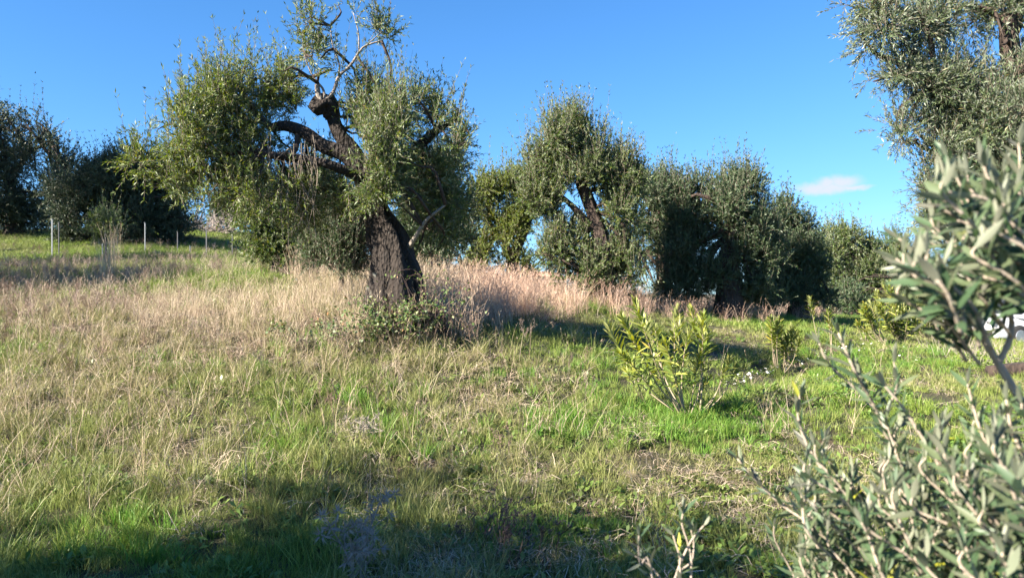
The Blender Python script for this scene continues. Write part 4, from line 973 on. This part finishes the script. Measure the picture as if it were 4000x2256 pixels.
# its main stems reach the soil below the frame
tr = MB()
root = [o for o in COL.objects if o.name.startswith('young_olive')][0]
for tx, ty, td in ((3700, 2500, 1.5), (3560, 2500, 1.6), (3900, 2500, 1.3), (4200, 2300, 1.15), (4300, 1700, 1.0), (4200, 2000, 1.2)):
    tr.tube(spline([base_fg-np.array([0, 0, .1]), (base_fg+W3(tx, ty, td))/2+np.array([.02, .03, 0]), W3(tx, ty, td)], 10), np.linspace(.018, .008, 10), 8)
tr.build('trunk', M['stem'], root, True)
base_sp = np.array([.38, 1.62, gz(.38, 1.62)])
sp = [([base_sp, w(2560, 2350, 1.6), w(2500, 2200, 1.6), w(2495, 2090, 1.6)], .0045, .002, .87),
      ([w(2600, 2420, 1.6), w(2590, 2280, 1.6), w(2530, 2200, 1.6), w(2480, 2170, 1.6)], .003, .0018, .95),
      ([base_sp+np.array([.02, 0, 0]), w(2660, 2350, 1.6), w(2660, 2200, 1.6), w(2630, 2090, 1.6)], .0045, .002, .87),
      ([w(2600, 2380, 1.6), w(2650, 2220, 1.6), w(2700, 2110, 1.6), w(2750, 2050, 1.6)], .004, .002, .8),
      ([w(2690, 2400, 1.6), w(2700, 2180, 1.6), w(2665, 2050, 1.6), w(2670, 1990, 1.6)], .0035, .0016, .75),
      ([w(2650, 2230, 1.6), w(2700, 2190, 1.6), w(2710, 2120, 1.6), w(2700, 2070, 1.6)], .003, .0016, .6)]
fg_olive('young_olive', 'small pale forked olive sprig at the bottom edge left of the large young olive', base_sp, sp, 81, leafL=.042)

# ------------------------------------------------------------------ brambles round the old trunk
def bramble(name, label, centre, n, spread, seed, dark=False):
    r_ = np.random.default_rng(seed); root = empty(name, centre); tag(root, label, 'shrub', 'bramble growth under the old olive')
    mb = MB(); P_, D_, N_, L_, W_ = [], [], [], [], []
    for i in range(n):
        a = centre+r_.normal(size=3)*np.array([spread[0]*.35, spread[1]*.35, 0]); a[2] = gz(a[0], a[1])-.02
        b_ = a+np.array([r_.normal()*spread[0]*.5, r_.normal()*spread[1]*.5, spread[2]*(.5+.7*r_.random())]); c = b_+np.array([r_.normal()*.25, r_.normal()*.15, -.15*r_.random()])
        ps = spline([a, (a+b_)/2+r_.normal(size=3)*.05, b_, c], 12); mb.tube(ps, np.linspace(.004, .0015, 12), 4)
        for k in range(3, 12):
            for _ in range(3 if not dark else 1):
                d = norm(r_.normal(size=3)+np.array([0, -.3, .3])); nn = norm(r_.normal(size=3)*.5+np.array([-.4, -.5, .8])); nn = norm(nn-d*np.dot(nn, d))
                P_.append(ps[k]+r_.normal(size=3)*.02); D_.append(d); N_.append(nn); L_.append(.03+.025*r_.random()); W_.append(.024+.014*r_.random())
    mb.build('bramble_stem', M['deadweed'], root)['kind'] = 'stuff'
    o = leaf_cards('leaves', np.array(P_), np.array(D_), np.array(N_), np.array(L_), np.array(W_), M['bramble'], root, centre); o['kind'] = 'stuff'
c0 = W3(1545, 1250, 8.95); c0[2] = gz(c0[0], c0[1])
bramble('bramble_bush', 'green bramble thicket covering the foot of the old trunk', c0, 70, (.55, .35, .46), 90)
c1 = W3(1700, 1210, 9.1); c1[2] = gz(c1[0], c1[1])
bramble('bramble_bush', 'thin dark leafed shrub right of the old trunk in front of the dry grass', c1, 34, (.45, .3, .75), 91, True)
c2 = W3(1330, 1270, 8.7); c2[2] = gz(c2[0], c2[1])
bramble('bramble_bush', 'sparse bramble in the dry grass left of the old trunk', c2, 14, (.4, .3, .3), 92)

# ------------------------------------------------------------------ fence posts
for i, (px_, top, bot, mt, lb, wd) in enumerate([
        (203, 855, 1010, 'post', 'pale metal fence post nearest the left edge, tallest in view', .055), (229, 868, 960, 'post_dark', 'thin grey post in the shade just right of the leftmost pale post', .03), (400, 862, 1000, 'post', 'pale metal fence post beside the olive sapling', .05),
        (566, 870, 980, 'post', 'bluish fence post in front of the dark round olive', .045), (693, 905, 992, 'post_dark', 'dim fence post at the right side of the dark round olive', .04),
        (742, 960, 985, 'post', 'short pale stake between the two dark posts', .04), (806, 895, 1000, 'post_dark', 'dark fence post against the pale dry bank', .055), (907, 905, 1005, 'post_dark', 'rightmost dark fence post near the leafy base of the olive behind', .045)]):
    D = 27.5 if i < 3 else 29.0
    p = W3(px_, bot, D); p[2] = gz(p[0], p[1]); topz = W3(px_, top, D)[2]
    root = empty('fence_post', p); tag(root, lb, 'post', 'old fence posts on the left slope')
    mb = MB(); h = topz-p[2]
    a = .02*((i*7) % 3-1)
    # T section post
    wd *= .75; mb.box((p[0], p[1], p[2]+h/2-.15), (wd, .010, h+.3), a); mb.box((p[0], p[1]+.025, p[2]+h/2-.15), (.012, .04, h+.28), a)
    mb.build('post_shaft', M[mt], root)
    mb = MB(); mb.box((p[0], p[1], topz+.008), (wd*1.15, .06, .016), a); mb.build('post_cap', M[mt], root)
# dry bushes on the bank behind the posts
for (px_, py_, D, n_, lb) in ((860, 905, 40, 16, 'pale leafless shrub on the bank behind the dark posts'), (770, 890, 41, 14, 'low grey brush left of the pale leafless shrub')):
    p = W3(px_, py_, D); p[2] = gz(p[0], p[1]); root = empty('dry_shrub', p); tag(root, lb, 'shrub', 'dry shrubs on the far bank'); mb = MB(); q_ = np.random.default_rng(n_)
    for i in range(n_*5):
        e_ = p+q_.normal(size=3)*np.array([1.1, .6, .3])+np.array([0, 0, .9]); m_ = (p+e_)/2+q_.normal(size=3)*.15; mb.tube(spline([p+q_.normal(size=3)*np.array([.5, .2, 0]), m_, e_], 6), np.linspace(.025, .008, 6), 4)
    mb.build('branch', M['thistle'], root)['kind'] = 'stuff'

# ------------------------------------------------------------------ dry grass clumps that stand out
def clump(label, px_, py_, h, n, seed, r=.12, mt='dry'):
    p = gpt(px_, py_) if py_ > 1100 else None
    if p is None: p = W3(px_, py_, 22); p[2] = gz(p[0], p[1])
    random.seed(seed); me = stalk_tuft(n, r, h*.6, h, mt, 'dry_grass_clump', wd=.005, lean=.22)
    o = link('dry_grass_clump', me, None, tuple(p)); tag(o, label, 'grass clump', 'tall clumps of dry grass')
clump('tall upright reddish dry grass clump on the left bank', 420, 1125, 1.25, 90, 1, .16)
clump('second dry grass clump behind, between the pale posts', 445, 1000, 1.5, 60, 2, .2)
clump('orange dry grass clump under the olive behind the old tree', 1165, 1110, .8, 80, 3, .2)
clump('loose arching dry grass clump under the tall middle olive', 2420, 1180, .8, 70, 4, .4)

# ------------------------------------------------------------------ thistles and dead weeds near the camera
def thistle(label, base_pt, h, seed, lying=None, nst=3):
    r_ = np.random.default_rng(seed); root = empty('dry_thistle', base_pt); tag(root, label, 'thistle', 'dry thistles')
    stem = MB(); spk = MB()
    def spikes(p, d, rad, n):
        for _ in range(n):
            v_ = norm(r_.normal(size=3)+d*.5); c = p+v_*rad*.3; s_ = norm(np.cross(v_, r_.normal(size=3)))*rad*.09
            spk.add([c-s_, c+s_, c+v_*rad], [(0, 1, 2)])
    for i in range(nst):
        d = norm(np.array([r_.normal()*.35, r_.normal()*.25, 1.0])) if lying is None else norm(np.array(lying)+r_.normal(size=3)*.2)
        tip = base_pt+d*h*(.6+.4*r_.random()); ps = spline([base_pt-np.array([0, 0, .02])*(lying is None), (base_pt+tip)/2+r_.normal(size=3)*.03, tip], 12); stem.tube(ps, np.linspace(.006, .003, 12), 5)
        for k in range(3, 12):
            tg = norm(ps[k]-ps[k-1]); spikes(ps[k], tg, .035, 5)
            if r_.random() < .75:
                bd = norm(tg*.4+r_.normal(size=3)*.7+np.array([0, 0, .3])); e_ = ps[k]+bd*(.06+.10*r_.random()); stem.tube([ps[k], (ps[k]+e_)/2+np.array([0, 0, .01]), e_], [.003, .0025, .002], 4)
                spikes(e_, bd, .042, 22); spikes((ps[k]+e_)/2, bd, .025, 6)
        spikes(ps[-1], d, .045, 24)
    stem.build('stem', M['thistle'], root, True); spk.build('spines', M['thistle'], root)['kind'] = 'stuff'
g_ = gpt(1400, 2240); g2 = g_.copy(); g2[1] = 3.75; g2[0] = (1400-2000)/FPX*3.75; g2[2] = gz(g2[0], g2[1])
thistle('dry lilac grey thistle standing in the shade at the bottom edge', g2, .52, 5, nst=4)
thistle('broken dry thistle lying in the grass in the sun', gpt(1500, 1740)+np.array([0, 0, .12]), .45, 6, lying=(-1, .1, .12), nst=2)
for (px_, py_, h, sd, lb) in ((1930, 2256, .42, 1, 'dark dead weed at the bottom edge right of the thistle'), (2010, 2230, .36, 2, 'tallest dark dead weed near the bottom edge'), (1840, 2200, .32, 3, 'small dark dead weed nearest the standing thistle'), (2120, 2180, .30, 4, 'rightmost dark dead weed beside the small sprig'), (1980, 2150, .34, 6, 'farther dark dead weed on the edge of the shade')):
    p = gpt(px_, py_); random.seed(sd+100); me = dead_weed(h*1.15, 'dead_weed'); me.materials.clear(); me.materials.append(M['deadweed']); o = link('dead_weed', me, None, tuple(p)); tag(o, lb, 'weed', 'dark dead weeds near the camera')
    o.scale = (1.5, 1.5, 1.15)

# ------------------------------------------------------------------ daisies
M['petal'] = plain('daisy_petal', (.85, .86, .84), .6); M['eye'] = plain('daisy_eye', (.6, .45, .05), .6)
def daisy_mesh(seed):
    random.seed(seed); V = []; F = []; mi = []; n = 0; h = .07
    V += [(-.001, 0, 0), (.001, 0, 0), (.001, 0, h), (-.001, 0, h)]; F.append((0, 1, 2, 3)); mi.append(2); n = 4
    for k in range(11):
        a = k*6.283/11; c, s_ = math.cos(a), math.sin(a); w_ = .0042
        V += [(c*.004, s_*.004, h), (c*.014-s_*w_, s_*.014+c*w_, h+.003), (c*.020, s_*.020, h+.002), (c*.014+s_*w_, s_*.014-c*w_, h+.003)]; F.append((n, n+1, n+2, n+3)); mi.append(0); n += 4
    for k in range(6): V.append((math.cos(k*1.047)*.006, math.sin(k*1.047)*.006, h+.004))
    F.append(tuple(range(n, n+6))); mi.append(1)
    me = bpy.data.meshes.new('daisy'); me.from_pydata(V, [], F)
    for k in ('petal', 'eye', 'herb'): me.materials.append(M[k])
    me.polygons.foreach_set('material_index', mi); return me
DM = [daisy_mesh(i) for i in range(3)]
r_ = np.random.default_rng(4)
line = [(2860, 1515), (2900, 1490), (2960, 1480), (3010, 1455), (3080, 1440), (3120, 1430), (3180, 1395), (3260, 1370), (3330, 1365), (3420, 1350)]
for i in range(150):
    if i < 125: k = r_.integers(0, len(line)-1); u_ = r_.random(); px_ = line[k][0]+(line[k+1][0]-line[k][0])*u_+r_.normal()*20; py_ = line[k][1]+(line[k+1][1]-line[k][1])*u_+r_.normal()*11
    else: px_ = 3200+r_.random()*450; py_ = 1345+r_.random()*90
    p = gpt(px_, py_); o = link('daisy', DM[i % 3], None, (p[0], p[1], p[2]-.005)); o.rotation_euler = (.35+r_.normal()*.2, r_.normal()*.25-.2, r_.random()*6.28); s_ = .7+.5*r_.random(); o.scale = (s_, s_, s_)
    tag(o, *(('small white daisy in the dense drift along the ditch by the small oleander', 'flower', 'white daisies along the ditch') if i < 125 else ('single white daisy scattered on the lawn in front of the oleander row', 'flower', 'white daisies on the lawn')))

# ------------------------------------------------------------------ things on the right: shed, car, block, log, shrub
M['white'] = plain('white_paint', (.78, .79, .80), .35, 0, .04); M['beige'] = plain('beige_sheet', (.52, .42, .29), .8, 0, .08, 3)
M['glass'] = plain('dark_glass', (.02, .025, .03), .08); M['rubber'] = plain('tyre_rubber', (.02, .02, .02), .8); M['dark'] = plain('dark_opening', (.05, .05, .055), .7)
M['alu'] = plain('wheel_alloy', (.5, .5, .52), .3, .8); M['stone'] = plain('white_stone', (.75, .75, .74), .8); M['soil'] = plain('bare_soil', (.16, .10, .075), .95, 0, .3)
M['carpaint'] = plain('white_car_paint', (.72, .74, .78), .22, 0, .03)
D = 24.0; p = W3(3735, 1330, D); z0 = gz(p[0], p[1]); root = empty('shed', (p[0], p[1], z0)); tag(root, 'low open shed with beige sheet roof and white fascia behind the oleander row', 'shed')
fx0, fx1 = W3(3560, 0, D)[0], W3(3870, 0, D)[0]; zf = W3(0, 1247, D)[2]; zr = W3(0, 1192, D)[2]
mb = MB(); mb.add([(fx0-.1, D-.2, zf+.06), (fx1+.1, D-.2, zf+.06), (fx1-.2, D+1.6, zr+.1), (fx0+.6, D+1.6, zr+.1), (fx0-.1, D-.2, zf+.0), (fx1+.1, D-.2, zf+.0), (fx1-.2, D+1.6, zr+.04), (fx0+.6, D+1.6, zr+.04)],
                  [(0, 1, 2, 3), (7, 6, 5, 4), (0, 4, 5, 1), (1, 5, 6, 2), (2, 6, 7, 3), (3, 7, 4, 0)]); mb.build('roof', M['beige'], root)
mb = MB(); mb.box(((fx0+fx1)/2, D-.23, zf+.01), (fx1-fx0+.24, .04, .14)); mb.build('fascia', M['white'], root)
mb = MB(); mb.box(((fx0+fx1)/2, D+1.5, (zf+z0)/2-.1), (fx1-fx0-.3, .08, zf-z0+.2)); mb.build('wall', M['dark'], root)
for k in range(4):
    x_ = fx0+(fx1-fx0)*(k/3*.96+.02); mb = MB(); mb.box((x_, D-.15, (zf+z0)/2-.15), (.08, .08, zf-z0+.2)); mb.build('post', M['white'], root)
# car
def car(loc, rz, label):
    root = empty('parked_car', loc); root.rotation_euler = (0, 0, rz); tag(root, label, 'car')
    st = [(-2.05, .38, .62, .62, .72), (-1.95, .25, .78, .80, .78), (-1.2, .22, .90, .86, .82), (-.75, .22, .95, .86, .84), (0, .22, .96, .87, .85), (1.2, .22, .96, .87, .85), (1.85, .25, .95, .84, .8), (2.0, .35, .75, .8, .75)]
    V = []; F = []; n = 8
    for x, zb, zt, w0, w1 in st: V += [(x, -w0*.92, zb), (x, -w0, zb+.15), (x, -w0, zt-.18), (x, -w1+.04, zt), (x, w1-.04, zt), (x, w0, zt-.18), (x, w0, zb+.15), (x, w0*.92, zb)]
    for i in range(len(st)-1):
        for j in range(n): F.append((i*n+j, i*n+(j+1) % n, (i+1)*n+(j+1) % n, (i+1)*n+j))
    F += [tuple(range(n-1, -1, -1)), tuple((len(st)-1)*n+j for j in range(n))]
    mb = MB(); mb.add(V, F); o = mb.build('body', M['carpaint'], root, True, base=(0, 0, 0)); bv = o.modifiers.new('bevel', 'BEVEL'); bv.width = .04; bv.segments = 2; bv.limit_method = 'ANGLE'
    def cab(mat, name, xs, grow=0):
        V = []; 
        for x, z, w_ in xs: V += [(x, -w_-grow, z), (x, w_+grow, z)]
        F = [(2*i, 2*i+1, 2*i+3, 2*i+2) for i in range(len(xs)-1)]; F += [tuple(2*i for i in range(len(xs))), tuple(2*i+1 for i in reversed(range(len(xs))))]
        mb = MB(); mb.add(V, F); return mb.build(name, M[mat], root, False, base=(0, 0, 0))
    cab('glass', 'window', [(-1.05, .93, .76), (-.35, 1.38, .62), (1.35, 1.40, .62), (1.9, .93, .74)])
    mb = MB(); mb.add([(-.38, -.60, 1.40), (-.38, .60, 1.40), (1.38, .60, 1.42), (1.38, -.60, 1.42), (-.25, -.5, 1.46), (-.25, .5, 1.46), (1.25, .5, 1.47), (1.25, -.5, 1.47)], [(0, 1, 5, 4), (1, 2, 6, 5), (2, 3, 7, 6), (3, 0, 4, 7), (4, 5, 6, 7)]); mb.build('roof', M['carpaint'], root, False, base=(0, 0, 0))
    for sx in (-1, 1):
        mb = MB()
        for a, b_ in (((-1.08, .775*sx, .92), (-.36, .635*sx, 1.41)), ((.45, .77*sx, .92), (.45, .635*sx, 1.41)), ((1.93, .75*sx, .92), (1.37, .635*sx, 1.42))): mb.tube([a, b_], .035, 5)
        mb.build('pillar', M['carpaint'], root, False, base=(0, 0, 0))
        mb = MB(); mb.box((-1.98, .62*sx, .66), (.12, .30, .13)); mb.build('headlight', M['alu'], root, False, base=(0, 0, 0))
        mb = MB(); mb.box((-.75, .92*sx, 1.0), (.14, .16, .11)); mb.build('mirror', M['carpaint'], root, False, base=(0, 0, 0))
        for x in (-1.3, 1.3):
            mb = MB(); mb.tube([(x, sx*.66, .31), (x, sx*.70, .31), (x, sx*.85, .31), (x, sx*.89, .31)], [.27, .32, .32, .27], 24); wh = mb.build('tyre', M['rubber'], root, True, base=(0, 0, 0))
            mb = MB(); mb.tube([(x, sx*.87, .31), (x, sx*.90, .31)], [.2, .17], 16); rm = mb.build('rim', M['alu'], root, False, base=(0, 0, 0))
    mb = MB(); mb.box((-2.03, 0, .40), (.08, 1.3, .16)); mb.build('bumper', M['rubber'], root, False, base=(0, 0, 0))
p = W3(3960, 1345, 21); car((p[0]+1.4, 22.3, gz(p[0]+1.4, 22.3)), math.radians(12), 'white parked car partly hidden behind the blurred stems at the right edge')
p = W3(3460, 1262, 22); p[2] = gz(p[0], p[1])
zt = W3(3460, 1252, 22)[2]; mb = MB(); mb.box((p[0], p[1], (zt+p[2])/2-.05), (.62, .4, max(.25, zt-p[2])+.1), .1, .85)
o = mb.build('stone_block', M['stone'], None, False, base=p); bv = o.modifiers.new('b', 'BEVEL'); bv.width = .05; bv.segments = 2; tag(o, 'low white stone block between the stems of the oleander row', 'stone')
p = gpt(3960, 1460); mb = MB(); mb.tube(spline([p+np.array([-.35, 0, .02]), p+np.array([.2, .05, .05]), p+np.array([1.2, .2, .05])], 16), np.linspace(.10, .14, 16), 14, jag=bark_jag(6, .1)); o = mb.build('fallen_log', M['bark_bg'], None, True, base=p); tag(o, 'dark fallen log at the right edge behind the stems', 'log')
for (px_, py_, mt, lb) in ((3790, 1400, 'twigs', 'leafless greyish shrub behind the stems at the right'), (3880, 1440, 'green', 'bright green leafy weed below the leafless shrub')):
    p = gpt(px_, py_); root = empty('dry_shrub' if mt == 'twigs' else 'leafy_weed', p); tag(root, lb, 'shrub'); q_ = np.random.default_rng(px_); mb = MB(); PP = []
    for i in range(110):
        s0 = p+q_.normal(size=3)*np.array([.35, .2, 0]); e_ = s0+q_.normal(size=3)*np.array([.18, .12, .08])+np.array([0, 0, .35 if mt == 'twigs' else .22]); mb.tube([s0, (s0+e_)/2+q_.normal(size=3)*.03, e_], [.004, .003, .0015], 3)
        for _ in range(6): PP.append(s0+(e_-s0)*q_.random()+q_.normal(size=3)*.02)
    mb.build('stem', M['thistle'], root)['kind'] = 'stuff'
    if mt == 'green':
        PP = np.array(PP); n_ = len(PP); dd = norm(q_.normal(size=(n_, 3))); nn = norm(np.cross(dd, q_.normal(size=(n_, 3)))); o = leaf_cards('leaves', PP, dd, nn, np.full(n_, .06), np.full(n_, .03), M['lush'], root, p); o['kind'] = 'stuff'
# far house seen through the grass crest
p = np.array(W3(2120, 1075, 60)); z0 = gz(p[0], p[1]); root = empty('far_house', (p[0], p[1], z0)); tag(root, 'distant house with pinkish tiled roof just above the dry grass crest', 'house')
M['tile'] = plain('pink_roof', (.50, .26, .18), .8); M['wall'] = plain('pale_wall', (.65, .55, .48), .85)
zt = W3(0, 1080, 60)[2]; mb = MB(); mb.box((p[0], 60, (z0+zt)/2), (2.6, 4, zt-z0)); mb.build('wall', M['wall'], root)
mb = MB(); zr = W3(0, 1060, 60)[2]; mb.add([(p[0]-1.6, 57.7, zt), (p[0]+1.6, 57.7, zt), (p[0]+1.6, 62.3, zt), (p[0]-1.6, 62.3, zt), (p[0]-.8, 60, zr), (p[0]+.8, 60, zr)], [(0, 1, 5, 4), (1, 2, 5), (2, 3, 4, 5), (3, 0, 4), (3, 2, 1, 0)]); mb.build('roof', M['tile'], root)
